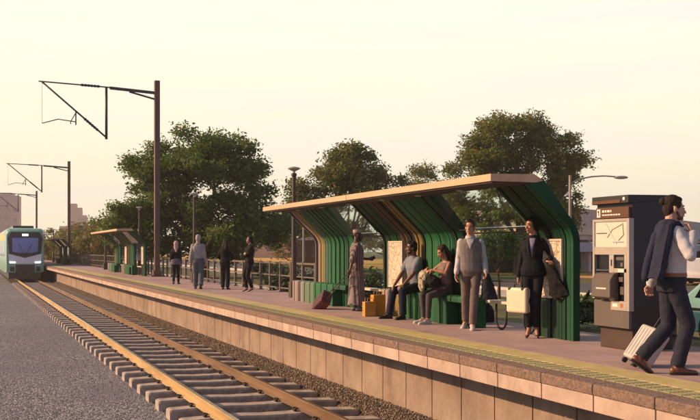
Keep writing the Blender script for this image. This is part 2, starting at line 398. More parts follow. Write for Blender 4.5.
def make_bench(root, ya, yb, blocks, stops, pitch=.13, xf=7.46):
    names = sorted({c for _, c in stops}); mats = [PAL[c] for c in names]+[M_groove]; m = MB(); n = max(1, round((ya-yb)/pitch)); d = (ya-yb)/n
    for i in range(n):
        c = names.index(grad(stops, (i+.5)/n)); f = xf+(0,.012,.004)[i % 3]; yc = ya-(i+.5)*d; r = .05
        solid = any(a >= yc >= b for a, b in blocks)
        top = [(f, .50-r)]+[(f+r-r*math.cos(R(a)), .50-r+r*math.sin(R(a))) for a in (30, 60, 90)]+[(XI+.02, .50)]
        prof = ([(f, .0)]+top+[(XI+.02, 0)]) if solid else ([(f, .39)]+top+[(XI+.02, .39)])
        m.prism(prof, ya-(i+1)*d+.006, ya-i*d-.006, 'y', c)
    m.box(xf+.03, XI+.01, yb+.01, ya-.01, .40, .485, len(mats)-1)
    for a, b in blocks: m.box(xf+.03, XI+.01, b+.08, a-.02, .02, .40, len(mats)-1)
    return m.build('bench', mats, root, smooth=35)
def map_mat():
    m = bpy.data.materials.new('printed street map'); m.use_nodes = True; nt = m.node_tree; N = nt.nodes; L = nt.links; b = N['Principled BSDF']; b.inputs['Roughness'].default_value = .45
    tc = N.new('ShaderNodeTexCoord'); prev = None
    base = N.new('ShaderNodeRGB'); base.outputs[0].default_value = (*lin('#e6dac6'), 1); prev = base.outputs[0]
    for sc, wd, c in ((14, .05, '#a58d74'), (5, .035, '#8d6f55'), (32, .08, '#b9a287')):
        v = N.new('ShaderNodeTexVoronoi'); v.feature = 'DISTANCE_TO_EDGE'; v.inputs['Scale'].default_value = sc; L.new(tc.outputs['Object'], v.inputs['Vector'])
        lt = N.new('ShaderNodeMath'); lt.operation = 'LESS_THAN'; lt.inputs[1].default_value = wd; L.new(v.outputs['Distance'], lt.inputs[0])
        mx = N.new('ShaderNodeMix'); mx.data_type = 'RGBA'; L.new(lt.outputs[0], mx.inputs[0]); L.new(prev, mx.inputs[6]); mx.inputs[7].default_value = (*lin(c), 1); prev = mx.outputs[2]
    L.new(prev, b.inputs['Base Color']); return m
M_map = map_mat(); M_mapfr = mat('map frame', '#cdbfa9', .5, var=.05)
def make_poster(root, ya, yb, za, zb):
    f = MB(); x0 = XI-.03; t = .028
    f.box(x0, XI+.012, yb, ya, zb, zb+t); f.box(x0, XI+.012, yb, ya, za-t, za); f.box(x0, XI+.012, yb, yb+t, zb+t, za-t); f.box(x0, XI+.012, ya-t, ya, zb+t, za-t)
    fr = f.build('map_frame', M_mapfr, root, bevel=.003)
    MB().box(XI-.018, XI+.01, yb+t-.004, ya-t+.004, zb+t-.004, za-t+.004).build('map_sheet', M_map, fr)
def make_shelter(label):
    t = thing('passenger_shelter', label, 'shelter', (0,0,0), 0, 'green ribbed shelters along the platform')
    YN, YF = 10.72, 21.15
    m = MB()
    for a, b in ((YN, 15.86), (15.88, YF)):
        m.prism([(6.37,ZC),(7.08,ZC),(7.20,ZC+.03),(7.06,2.285),(6.37,2.272)], a, b, 'y', 0)
    m.build('canopy', [M_cano], t, bevel=.004)
    m = MB()
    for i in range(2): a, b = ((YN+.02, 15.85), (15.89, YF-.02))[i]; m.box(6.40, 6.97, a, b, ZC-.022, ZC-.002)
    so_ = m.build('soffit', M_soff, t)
    for y in (12.2, 13.6, 15.0, 16.6, 18.1, 19.6):
        MB().lathe([(.05,0),(.055,-.012),(.045,-.022),(.04,-.022)], (6.72, y, ZC-.022), 14).build('downlight', M_lamp, so_, smooth=40)
    A = [(0,'mauve'),(.05,'umber'),(.08,'blush'),(.13,'umber'),(.16,'gold'),(.22,'straw'),(.26,'sage'),(.31,'forest'),(.34,'leaf'),(.44,'emerald'),(.48,'leaf'),(.55,'green'),(.66,'emerald'),(.72,'green'),(.80,'forest'),(.86,'green')]
    B = [(0,'deep'),(.05,'forest'),(.23,'deep'),(.27,'tan'),(.29,'umber'),(.31,'amber'),(.33,'deep'),(.36,'tan'),(.38,'umber'),(.41,'amber'),(.43,'deep'),(.46,'gold'),(.50,'straw'),(.53,'umber'),(.55,'leaf'),(.69,'green'),(.76,'emerald'),(.82,'green'),(.88,'forest')]
    Cc = [(0,'forest'),(.3,'deep'),(.55,'forest'),(.8,'emerald')]
    make_rib(t, 21.13, 18.65, A); make_rib(t, 17.12, 13.76, B); make_rib(t, 11.64, YN, Cc)
    make_bench(t, 22.2, 18.62, [(22.2, 19.34)], [(0,'blush'),(.12,'mauve'),(.17,'blush'),(.22,'sage'),(.42,'leaf'),(.55,'green'),(.8,'emerald')])
    make_bench(t, 16.70, 13.1, [(16.70, 14.05), (13.36, 13.1)], [(0,'blush'),(.06,'mauve'),(.11,'blush'),(.16,'gold'),(.24,'straw'),(.29,'leaf'),(.36,'green'),(.62,'emerald'),(.85,'green')])
    make_poster(t, 16.83, 16.17, 1.436, .53); make_poster(t, 11.52, 10.96, 1.417, .574)
    for a, b in ((18.63, 17.14), (13.74, 11.66)):
        gl = MB(); gl.add([(7.02,b,ZC-.01),(7.02,a,ZC-.01),(7.56,a,1.61),(7.56,b,1.61),(7.032,b,ZC+.002),(7.032,a,ZC+.002),(7.572,a,1.622),(7.572,b,1.622)], [(0,1,2,3),(7,6,5,4),(0,3,7,4),(1,5,6,2),(3,2,6,7),(0,4,5,1)])
        gl.build('roof_glass', M_glass, t); MB().box(7.72, 7.732, b, a, .78, 1.52).build('glass_panel', M_glass, t)
    for a, b in ((18.63, 17.14), (13.74, 11.66)):
        for q in ((7.705, 7.745, b, a, 1.525, 1.55), (7.71, 7.74, b, a, .755, .78), (7.56, 7.59, b, a, 1.585, 1.605)): MB().box(*q).build('glass_bar', M_steel, t)
    for a, b in ((18.63, 17.14), (13.08, 11.66)): s2 = MB().box(7.70, 7.93, b, a, .41, .455).build('ivory_ledge', M_ivory, t, bevel=.008)
    for y in (12.85, 12.05):
        MB().tube([(7.74,y,.41)]+[(7.74+.0, y+.15*math.cos(q)-.15, .17+.155*math.sin(q)) for q in [math.pi*2-i*math.pi/10 for i in range(11)]]+[(7.74,y-.3,.41)], .018, 8).build('hoop_leg', M_black, s2, smooth=180)
    return t
sh1 = make_shelter('large green ribbed shelter with canopy, the nearest one where people sit')
copy_at(sh1, (0, 34.4, 0), 'middle green ribbed shelter, empty, standing behind the pink scarfed woman')
copy_at(sh1, (0, 71.2, 0), 'tiny farthest ribbed shelter just right of the train')
# ================================================================ fence
M_fence = mat('weathered fence steel', '#6b5f55', .6, metal=.3, var=.2, scale=5)
FX = 8.60
pm = MB(); pm.box(-.04, .04, -.04, .04, 0, .92); pm.box(-.09, .09, -.07, .07, -.015, .02); p0 = None
for lab, ya, yb in (('short brown railing between the near end of the shelter and the ticket machine', 4.6, 10.66), ('long brown post and rail fence along the back of the platform beyond the shelter', 21.5, 112)):
    fe = thing('fence', lab, 'fence', (FX, 0, 0), 0, 'platform fences')
    for z, h in ((.875, .05), (.50, .035), (.13, .035)):
        MB().box(-.022, .022, ya, yb, z-h/2, z+h/2).build('rail', M_fence, fe)
    y = ya+.06
    while y < yb:
        if p0 is None: p0 = pm.build('post', M_fence, fe, bevel=.006); o = p0
        else: o = p0.copy(); COL.objects.link(o); o.parent = fe
        o.location = (0, y, 0); y += 1.03
# ================================================================ platform lamps
M_lpost = mat('lamp post paint', '#4a4038', .6, metal=.3, var=.18, scale=4)
M_lhead = mat('lamp head grey', '#a7a49c', .45, var=.08)
def platform_lamp():
    t = thing('platform_lamp', 'x', 'lamp', group='lamp posts along the platform')
    m = MB(); m.box(-.12, .12, -.12, .12, 0, .42); m.lathe([(.075,.42),(.07,.5),(.055,3.0),(.055,3.22),(.075,3.23),(.075,3.30),(.03,3.31)], n=14)
    m.build('post', M_lpost, t, smooth=40, bevel=.006)
    MB().lathe([(.03,3.30),(.04,3.36),(.13,3.40),(.17,3.425),(.17,3.445),(.10,3.47),(.02,3.485)], n=18).build('lamp_head', M_lhead, t, smooth=40)
    return t
labs = ['thick brown lamp post at the far end of the nearest shelter', 'brown lamp post rising behind the grey haired old man', 'brown lamp post at the near end of the middle shelter', 'brown lamp post at the far end of the middle shelter', 'tiny lamp post next to the farthest shelter by the train']
l0 = platform_lamp()
for i, (py_, px_l) in enumerate(((22.7,294),(34.9,194.5),(47.2,139.5),(59.8,105.5),(98,53.5))):
    o = l0 if i == 0 else copy_tree(l0)
    o['label'] = labs[i]; o.location = (7.95, YX(px_l, 7.95), 0)
# ================================================================ overhead line masts
M_mast = mat('mast steel', '#6a5248', .6, metal=.4, var=.15, scale=3, stretch=(1,1,.2))
M_arm = mat('arm steel', '#4a4547', .55, metal=.4, var=.1)
M_ins = mat('blue insulator', '#20263f', .35, var=.1, coat=.4)
def ocs_mast():
    t = thing('overhead_line_mast', 'x', 'mast', group='overhead line masts along the track')
    m = MB(); m.box(-.32, .32, -.32, .32, 0, .06); m.box(-.2, .2, -.2, .2, .06, .3); m.obox((0,0,4.75), (.12,0,0), (0,.13,0), (0,0,4.55)); m.build('post', M_mast, t, bevel=.012)
    m = MB(); m.beam((-.1,0,8.72), (-2.2,0,8.82), .1, .13); m.beam((-.1,0,8.42), (-1.3,0,8.70), .07, .08); m.build('arm', M_arm, t, bevel=.006)
    MB().tube([(-2.35,0,8.84),(-2.35,0,6.42)], .06, 8).build('drop_tube', M_arm, t, smooth=180)
    m = MB(); m.tube([(-2.1,0,8.84),(-5.35,0,8.92)], .032, 8); m.build('stay_tube', M_arm, t, smooth=180)
    m = MB(); m.tube([(-2.35,0,6.5),(-5.2,0,8.9)], .04, 8); m.tube([(-3.68,0,7.65),(-3.95,0,7.16),(-3.95,0,7.05)], .022, 6); m.build('diagonal_tube', M_arm, t, smooth=180)
    for (a, b) in (((-2.65,0,8.855),(-3.5,0,8.875)), ((-2.72,0,6.81),(-3.35,0,7.34))):
        a, b = V(a), V(b); pts = []; rs = []
        for i in range(13): pts.append(a.lerp(b, i/12)); rs.append(.07 if i % 2 else .045)
        MB().tube(pts, rs, 10).build('insulator', M_ins, t)
    m = MB(); m.tube([(-3.72,0,7.62),(-3.72,0,7.02)], .03, 6); m.tube([(-3.74,0,7.16),(-4.5,0,7.24),(-5.2,0,7.02)], .022, 6); m.tube([(-5.2,0,8.9),(-5.2,0,7.02)], .007, 5); m.build('steady_arm', M_arm, t, smooth=180)
    return t
m0 = ocs_mast()
for i, (px_m, lab) in enumerate(((157, 'tallest overhead line mast with bracket arm, standing by the pink scarfed woman'), (69, 'middle overhead line mast behind the train, right of its roof'), (36.6, 'farthest overhead line mast rising above the train roof'))):
    o = m0 if i == 0 else copy_tree(m0)
    o['label'] = lab; o.location = (8.15, YX(px_m, 8.15), 0)
# ================================================================ ticket machine
M_tvm = mat('machine dark shell', '#1d1a19', .45, var=.15, scale=4, coat=.1)
M_tvg = mat('machine taupe metal', '#645a52', .45, metal=.3, var=.10, scale=3, stretch=(1,1,.2))
M_tvb = mat('machine bronze band', '#62402b', .4, metal=.3, var=.1, scale=3)
M_bez = mat('machine pale bezel', '#aaa094', .4, metal=.2, var=.07, scale=3)
M_scr = mat('map display', '#c9c5b4', .25, var=.06, scale=3, coat=.5)
M_slot = mat('machine black', '#0c0c0e', .3, var=.1)
M_wht = mat('white lettering', '#ddd6cb', .5, var=0)
tvm = thing('ticket_machine', 'dark ticket vending machine with map display beside the walking businessman', 'ticket machine', (7.56, 9.36, 0))
W_ = .70; Dp = .70      # width along Y (0 near .. W_ far), depth along +X
MB().box(.05, Dp-.02, .03, W_-.03, 0, .27).build('plinth', mat('machine brown plinth', '#3d2a1e', .6, var=.2, scale=4), tvm, bevel=.01)
m = MB(); m.box(.02, Dp, 0, W_, .27, 1.93); m.build('cabinet', M_tvm, tvm, bevel=.008)
m = MB(); m.prism([(-.05,1.845),(.05,1.845),(Dp+.01,1.90),(Dp+.01,1.955),(-.05,1.945)], -.01, W_+.015, 'y'); m.build('top_cap', M_tvm, tvm, bevel=.006)
m = MB(); m.box(-.058, -.049, .14, W_+.005, 1.85, 1.89); m.build('cap_band', M_tvb, tvm, bevel=.003)
MB().tube([(-.056,.07,1.90),(-.050,.07,1.90)], .022, 14).build('emblem', M_wht, tvm)
hd = MB().box(-.02, .03, .02, W_-.03, 1.665, 1.80).build('header_sign', M_tvb, tvm, bevel=.003)
m = MB(); m.box(-.024, -.0195, W_-.125, W_-.055, 1.68, 1.785, 0); m.box(-.026, -.0235, W_-.10, W_-.085, 1.70, 1.765, 1); m.box(-.026, -.0235, W_-.10, W_-.07, 1.745, 1.765, 1)
m.build('pictogram', [M_wht, M_tvb], hd)
def text_mesh(s, size, name, m_, parent, loc, rot):
    cu = bpy.data.curves.new(name, 'FONT'); cu.body = s; cu.size = size; cu.extrude = .001; cu.materials.append(m_)
    o = bpy.data.objects.new(name, cu); COL.objects.link(o); o.parent = parent; o.location = loc; o.rotation_euler = rot; return o
# rows of small pale lettering, too small in the photograph to read
m = MB(); yy_ = W_-.16
for wd in (.045,.03,.05,.02): m.box(-.0225, -.0195, yy_-wd, yy_, 1.742, 1.77); yy_ -= wd+.014
yy_ = W_-.16
for wd in (.05,.035,.04,.06,.03,.045,.04): m.box(-.0225, -.0195, yy_-wd, yy_, 1.70, 1.716); yy_ -= wd+.010
m.build('lettering', M_wht, hd)
m = MB(); xb = -.045
m.box(xb, .03, -.02, .03, .50, 1.655); m.box(xb, .03, W_-.03, W_+.01, .63, 1.655); m.box(xb, .03, .03, W_-.03, 1.62, 1.655); m.box(xb, .03, .03, W_-.03, 1.20, 1.30); m.box(xb, .03, .03, .335, .50, .62); m.box(xb, .03, .28, .37, .62, 1.20); m.box(xb, .03, .03, .28, .975, 1.03); m.box(xb,.03,.03,.075,.62,1.2)
m.build('bezel', M_bez, tvm, bevel=.004)
MB().box(-.03, .025, .03, W_-.03, 1.30, 1.62).build('map_display', M_scr, tvm)
lines = (([(-.033,W_-.06,1.475),(-.033,W_-.27,1.475)], '#5c4a45'), ([(-.033,W_-.25,1.60),(-.033,.36,1.48),(-.033,.24,1.34)], '#8f9aa0'), ([(-.033,.42,1.42),(-.033,.32,1.52),(-.033,.14,1.58)], '#b3a08c'), ([(-.033,.12,1.60),(-.033,.10,1.45),(-.033,.20,1.38)], '#7f9a70'), ([(-.033,.30,1.36),(-.033,.10,1.36)], '#8a9fb0'))
for pts, c in lines: MB().tube(pts, .006, 6).build('map_line', mat('map line '+c, c, .4, var=0), tvm)
m = MB(); m.box(.0, .028, .37, W_-.03, .98, 1.20, 0); m.obox((-.005,.515,.99), (.03,0,-.012), (0,.13,0), (.004,0,.01), 1); m.build('touch_screen', [M_slot, mat('screen grey', '#39404a', .2, var=.1)], tvm)  # sloped grey plate at the foot of the black recess
m = MB(); m.box(-.02, .028, .078, .277, 1.035, 1.195, 0); m.box(-.03, -.018, .10, .25, 1.13, 1.17, 1); m.box(-.035, -.018, .11, .16, 1.05, 1.10, 1); m.build('card_reader', [M_slot, M_tvg], tvm, bevel=.003)
for q, c in (((-.0475,-.0455,.30,.345,.86,.93), '#d9d2c4'), ((-.0475,-.0455,.085,.19,.985,1.02), '#ded8cc'), ((-.0475,-.0455,.10,.15,.54,.59), '#a8622a'), ((-.0475,-.0455,.20,.30,.545,.585), '#e0dace')): MB().box(*q).build('sticker', mat('sticker '+c, c, .5, var=.05), tvm)
MB().box(-.049, -.0455, .31, .33, 1.06, 1.14).build('coin_slot', M_slot, tvm)
m = MB(); m.box(-.018, .028, .078, .277, .64, .97, 0); m.box(-.04, -.015, .09, .16, .70, .80, 1); m.box(-.045, -.015, .10, .18, .86, .92, 1); m.build('keypad', [M_slot, M_tvg], tvm, bevel=.003)
m = MB(); m.prism([(-.16,.66),(-.02,.63),(-.02,.98),(-.10,.965),(-.16,.88)], .205, W_-.12, 'y'); tr = m.build('coin_tray', M_tvg, tvm, bevel=.012)
m = MB(); yy_ = W_-.22
for wd in (.02,.016,.02,.012,.02,.02,.014,.02,.018): m.box(-.1635, -.1595, yy_-wd, yy_, .765, .785); yy_ -= wd+.005
m.build('lettering', M_wht, tr)
MB().box(-.03, .018, .0, W_, .28, .615).build('lower_panel', M_tvg, tvm, bevel=.006)
# ================================================================ train
M_tg = mat('train green', '#76a896', .3, var=.06, coat=.4)
M_tw = mat('train white', '#e6e6f0', .3, var=.05, coat=.4)
M_tb = mat('train black', '#171519', .3, var=.1, coat=.4)
M_ty = mat('train yellow', '#e0b23a', .35, var=.06, coat=.3)
M_tgl = mat('train glass', '#7a84b8', .12, var=.15, scale=1.2, metal=.3)  # blue-violet reflection is put into the glass colour
M_hl = mat('headlight', '#ffffff', .3, var=0, emit=(1,.97,.92), estr=2.2)
tx, ty = 3.86, 77.0
tr = thing('train', 'green and white light rail train arriving on the track', 'train', (tx, ty, 0))
hw, top, bot = 1.47, 2.98, -.50
def sect(y, s, zt, zb):
    out = []; r = .35
    for cx, cz, a0 in ((hw*s-r, zt-r, 0), (-hw*s+r, zt-r, 90)):
        for i in range(5): a = R(a0+22.5*i); out.append((cx+r*math.cos(a), y, cz+r*math.sin(a)))
    out += [(-hw*s, y, zb), (hw*s, y, zb)]
    return out
m = MB(); m.loft([sect(0,.93,top-.25,bot+.05), sect(.25,.97,top-.08,bot), sect(.8,1,top,bot), sect(26,1,top,bot)])
m.build('body', M_tg, tr, smooth=30)
MB().prism([(-1.06,2.66),(1.06,2.66),(1.30,2.2),(1.17,.98),(0,.66),(-1.17,.98),(-1.30,2.2)], -.03, .1, 'y').build('front_mask', M_tb, tr, bevel=.02)
MB().prism([(-.98,2.22),(.98,2.22),(.94,1.13),(.5,1.03),(-.5,1.03),(-.94,1.13)], -.06, -.02, 'y').build('windscreen', M_tgl, tr, bevel=.02)
MB().prism([(-1.24,.92),(-1.18,.96),(0,.63),(1.18,.96),(1.24,.92),(1.18,.18),(-1.18,.18)], -.02, .08, 'y').build('front_panel', M_tw, tr, bevel=.02)
MB().box(-.22, .22, -.07, -.02, 2.36, 2.52).build('destination_sign', M_hl, tr)
for s in (-1, 1):
    MB().prism([(s*.72,.26),(s*1.12,.26),(s*1.17,.36),(s*.72,.33)], -.06, -.01, 'y').build('headlight', M_hl, tr)
    m = MB(); m.box(s*.95-.24, s*.95+.24, -.04, .2, -.5, .12, 0); m.box(s*.95-.16, s*.95+.16, -.06, .0, -.42, -.05, 1); m.build('corner_bumper', [M_tg, M_tb], tr, bevel=.02)
MB().box(-.72, .72, -.02, .5, -.95, .12).build('coupler_recess', M_tb, tr)
m = MB(); m.box(-.12, .12, -.30, 0, -.62, -.42); m.box(-.2, .2, -.36, -.28, -.68, -.36); m.build('coupler', M_steel, tr, bevel=.02)
for s in (-1, 1): MB().tube([(s*.12,-.075,1.02),(s*.5,-.085,1.75)], .018, 6).build('wiper', M_tb, tr)
m = MB(); m.box(-1.2, 1.2, -.035, -.02, .955, .975); m.build('seam', M_tb, tr)
MB().box(-1.2, 1.2, .6, 25.5, -1.0, bot).build('underframe', M_tb, tr)
for s in (-1, 1):
    m = MB()
    for i in range(5): m.box(s*hw-.01, s*hw+.01, 1.6+i*4.8, 5.2+i*4.8, .75, 2.0)
    m.build('side_window', M_tgl, tr)
    MB().box(s*hw-.006, s*hw+.006, 1.0, 26, 2.05, 2.6).build('yellow_band', M_ty, tr)
MB().box(-.8, .8, 3, 22, top-.02, top+.25).build('roof_equipment', M_tb, tr, bevel=.05)
# ================================================================ luggage on the platform
M_maroon = mat('maroon shell', '#4c151d', .4, var=.2, scale=7, coat=.2, second='#64202a')
M_silver = mat('silver shell', '#b9b4ae', .38, metal=.25, var=.08, scale=6)
M_grip = mat('black grip', '#17171a', .55, var=.1)
def trolley(name, lab, M_, loc, up, side, w, h, d, handle, ribs=True):
    """case lying along 'up', its wheels at the ground point loc"""
    t = thing(name, lab, 'suitcase', loc)
    up = V(up).normalized(); side = V(side); side = (side-up*side.dot(up)).normalized(); fw = up.cross(side)
    c = up*(h/2+.05)+fw*0; m = MB(); m.obox(c, side*w/2, fw*d/2, up*h/2); m.build('shell', M_, t, bevel=.03, segs=3)
    m = MB()
    if ribs:
        for i in range(5):
            q = (i-2)*w/5.6
            for s in (-1, 1): m.obox(c+side*q+fw*s*(d/2+.001), side*.011, fw*.006, up*(h/2-.04))
        m.build('shell_rib', M_, t, bevel=.004)
    m = MB(); m.obox(c, side*(w/2+.004), fw*.008, up*(h/2+.004)); m.build('zip_seam', M_grip, t)
    for s in (-1, 1):
        for q in (-1, 1):
            p = side*s*(w/2-.045)+fw*q*(d/2-.04)
            m = MB(); m.obox(p+up*.045, side*.016, fw*.016, up*.02); ax = side
            m.tube([p+up*.02-ax*.012, p+up*.02+ax*.012], .03, 12); m.build('wheel', M_grip, t)
    if handle:
        top_ = up*(h+.05); m = MB()
        for s in (-1, 1): m.tube([top_+side*s*.07, top_+side*s*.07+up*handle], .009, 8)
        m.build('handle_tube', M_steel, t); MB().tube([top_+side*-.085+up*handle, top_+side*.085+up*handle], .016, 8).build('handle_grip', M_grip, t, smooth=180)
    return t
# ================================================================ trees and shrubs
def leaf_mat(name, c, c2):
    m = bpy.data.materials.new(name); m.use_nodes = True; nt = m.node_tree; N = nt.nodes; L = nt.links; b = N['Principled BSDF']
    b.inputs['Roughness'].default_value = .55; b.inputs['Specular IOR Level'].default_value = .3
    tc = N.new('ShaderNodeTexCoord'); n = N.new('ShaderNodeTexNoise'); n.inputs['Scale'].default_value = 1.3; n.inputs['Detail'].default_value = 3; L.new(tc.outputs['Object'], n.inputs['Vector'])
    cr = N.new('ShaderNodeValToRGB'); cr.color_ramp.elements[0].position = .35; cr.color_ramp.elements[1].position = .65
    cr.color_ramp.elements[0].color = (*lin(c), 1); cr.color_ramp.elements[1].color = (*lin(c2), 1); L.new(n.outputs['Fac'], cr.inputs['Fac']); L.new(cr.outputs[0], b.inputs['Base Color'])
    tr = N.new('ShaderNodeBsdfTranslucent'); L.new(cr.outputs[0], tr.inputs['Color']); mx = N.new('ShaderNodeMixShader'); mx.inputs[0].default_value = .4
    out = [x for x in N if x.type == 'OUTPUT_MATERIAL'][0]; L.new(b.outputs[0], mx.inputs[1]); L.new(tr.outputs[0], mx.inputs[2]); L.new(mx.outputs[0], out.inputs['Surface'])
    return m
LG = [leaf_mat('leaf green', '#4c6a2a', '#6f8c3c'), leaf_mat('leaf olive', '#5f702f', '#848a42'), leaf_mat('leaf dark', '#3a5626', '#567238')]
LO = [leaf_mat('leaf khaki', '#6e6230', '#948046'), leaf_mat('leaf brown olive', '#5f5028', '#86703c'), leaf_mat('leaf moss', '#5a602c', '#7d7c3c')]
LB = [leaf_mat('leaf russet', '#75593c', '#977850'), leaf_mat('leaf umber', '#614a32', '#826644'), leaf_mat('leaf bronze', '#716340', '#938253')]
LS = [leaf_mat('shrub green', '#3a4f2a', '#5a7040'), leaf_mat('shrub sage', '#55664a', '#75846a'), leaf_mat('shrub dark', '#263a20', '#3c5230')]
M_bark = mat('bark', '#4a3b2e', .95, var=.3, scale=6, bump=.8, bscale=20, stretch=(1,1,.25))
def leaves(P, size, mats, rng, parent, name='crown', aspect=2.0):
    n = len(P); d = rng.normal(size=(n,3)); d[:,2] *= .7; d /= np.linalg.norm(d, axis=1)[:,None]
    u = rng.normal(size=(n,3)); u -= d*(u*d).sum(1)[:,None]; u /= np.linalg.norm(u, axis=1)[:,None]
    s = size*rng.uniform(.6, 1.35, n)[:,None]
    nrm = np.cross(d, u)
    a = P-d*s*.5; b_ = P+u*s*.5/aspect+nrm*s*.08; c = P+d*s*.5; e_ = P-u*s*.5/aspect+nrm*s*.08
    verts = np.stack([a, b_, c, e_], 1).reshape(-1,3); F = np.arange(n*4).reshape(n,4)
    return np_mesh(name, verts, F, mats, rng.integers(0, len(mats), n), parent)
def crown_points(n, clumps, rng):
    w_ = np.array([c[1]**2.3 for c in clumps]); idx = rng.choice(len(clumps), n, p=w_/w_.sum())
    C = np.array([c[0] for c in clumps]); rr = np.array([c[1] for c in clumps])
    d = rng.normal(size=(n,3)); d /= np.linalg.norm(d, axis=1)[:,None]
    t = rng.random(n)**.45
    # ragged clumps: radius varies with direction
    wob = 1+.35*np.sin(d[:,0]*7+idx*1.7)*np.cos(d[:,1]*6+idx)+.2*np.sin(d[:,2]*11+idx*2.3)
    return C[idx]+d*(t*wob*rr[idx])[:,None]*np.array([1,1,.72])
def tree(name, lab, base, H, Wd, trunk_h, trunk_r, mats, n, size, seed, cat='tree', group=None, lobes=None, limbs=9, nclump=46, clump_r=(.09,.17), flat=1.0):
    rng = np.random.default_rng(seed); rnd = random.Random(seed)
    t = thing(name, lab, cat, base, 0, group)
    # lobes in unit crown space: (x, y, z, r); x is across, z up 0..1
    lobes = lobes or [(0,0,.5,.5)]
    clumps = []
    while len(clumps) < nclump:
        lx, ly, lz, lr = lobes[rnd.randrange(len(lobes))]
        d = V((rnd.gauss(0,1), rnd.gauss(0,1), rnd.gauss(0,1))).normalized(); q = lr*(rnd.random()**.4)
        p = V((lx, ly, lz))+d*q
        c = (p.x*Wd*CT+p.y*Wd*ST*flat, -p.x*Wd*ST+p.y*Wd*CT*flat, trunk_h*.75+p.z*(H-trunk_h*.75))
        r = Wd*rnd.uniform(*clump_r)
        if c[2]+r*.72 > H: c = (c[0], c[1], H-r*.72)
        clumps.append((c, r))
    m = MB(); bend = [V((0,0,-.3)), V((rnd.uniform(-.1,.1)*trunk_r*3, 0, trunk_h*.5)), V((rnd.uniform(-.2,.2)*trunk_r*3, .1, trunk_h))]
    m.tube(bend, [trunk_r*1.35, trunk_r, trunk_r*.8], 9)
    for i in range(limbs):
        c = V(clumps[rnd.randrange(len(clumps))][0]); s0 = bend[2].lerp(bend[1], rnd.uniform(0, .5)); md = s0.lerp(c, .5)+V((rnd.uniform(-.3,.3), rnd.uniform(-.3,.3), -.12*(c-s0).length*rnd.uniform(.2,1)))
        m.tube([s0, md, c], [trunk_r*.5, trunk_r*.32, trunk_r*.1], 6)
        for j in range(3):
            e2 = V(clumps[rnd.randrange(len(clumps))][0])
            if (e2-md).length < Wd*.35: m.tube([md, md.lerp(e2, .5)+V((0,0,rnd.uniform(-.2,.3))), e2], [trunk_r*.22, trunk_r*.15, .02], 5)
    m.build('trunk', M_bark, t, smooth=60)
    leaves(crown_points(n, clumps, rng), size, mats, rng, t)
    return t
# the broad tree behind the standing four
D_ = 54; b_ = PD(203, D_, -.36)
tree('broad_tree', 'broad dark green tree behind the standing people, biggest on the left', b_, 9.0, 10.6, 1.5, .24, LG, 95000, .20, 3,
     lobes=[(0,0,.62,.26),(-.24,0,.52,.22),(.24,0,.50,.22),(-.36,0,.30,.16),(.36,0,.32,.16),(-.12,0,.30,.22),(.14,0,.28,.22),(-.04,0,.80,.17),(.13,0,.76,.17),(-.14,0,.72,.17),(.26,0,.66,.13),(-.28,0,.64,.12),(-.25,0,.13,.16),(.25,0,.14,.16),(-.05,.1,.14,.2),(.1,-.12,.2,.2),(-.38,0,.18,.1),(.38,0,.2,.1)], limbs=9, nclump=190, clump_r=(.055,.105))
tree('round_tree', 'rounded olive tree rising above the far half of the canopy', PD(350, 62, -.36), 9.0, 7.8, 1.6, .2, [LO[0], LO[2], LG[1], LG[2]], 46000, .20, 5,
     lobes=[(.02,0,.70,.26),(-.26,0,.5,.24),(.24,0,.55,.24),(-.42,0,.33,.16),(0,0,.45,.4),(0,0,.8,.16)], nclump=90, clump_r=(.08,.14))
tree('small_tree', 'small low tree peeking over the middle of the canopy', PD(424, 74, -.36), 8.6, 6.8, 2.2, .16, LO[:1]+LG[:1], 22000, .2, 8,
     lobes=[(0,0,.7,.28),(-.25,0,.5,.22),(.25,0,.55,.22)], nclump=44, clump_r=(.1,.17))
tree('tall_tree', 'tall leafy tree behind the near end of the canopy and the suited woman', PD(517, 60, -.36), 11.3, 9.2, 2.4, .22, LO[:1]+LG[:2]+LO[2:], 84000, .17, 21,
     lobes=[(.02,0,.78,.2),(-.17,0,.70,.19),(.2,0,.70,.18),(-.34,0,.50,.16),(.36,0,.52,.15),(-.12,0,.50,.2),(.14,0,.48,.2),(.0,0,.25,.25),(.3,0,.28,.16),(-.3,0,.3,.18),(-.1,0,.62,.24)], limbs=12, nclump=120, clump_r=(.06,.12))
tree('sapling', 'thin young street tree behind the vest man and the suited woman', PD(499, 31, -.36), 3.3, 1.7, 1.0, .05, LG, 3800, .11, 31, lobes=[(0,0,.6,.32),(-.2,0,.4,.2),(.2,0,.45,.2)], nclump=22, clump_r=(.12,.2), limbs=8)
# a row of brownish trees far behind the middle shelter
xs = [(47,124,5.2,4.0),(54,118,4.2,4.6),(62,112,5.0,5.0),(71,104,4.6,5.0),(80,100,5.4,5.6),(90,96,5.9,5.2),(99,88,5.6,4.6),(108,84,5.0,4.2),(116,80,5.6,4.6)]
for i, (px_t, D_, h_, w_) in enumerate(xs):
    tree('far_tree', 'brownish low tree in the far row behind the middle shelter', PD(px_t, D_, -.36), h_*.88, w_, 1.0, .12, [LG[1], LO[0], LO[2]] if i % 2 else [LB[2], LO[2], LO[0]], 5000, .28, 100+i, group='brownish trees in the far row', lobes=[(0,0,.6,.36),(-.3,0,.4,.25),(.3,0,.42,.25),(0,0,.2,.35)], nclump=30, clump_r=(.12,.22), limbs=4)
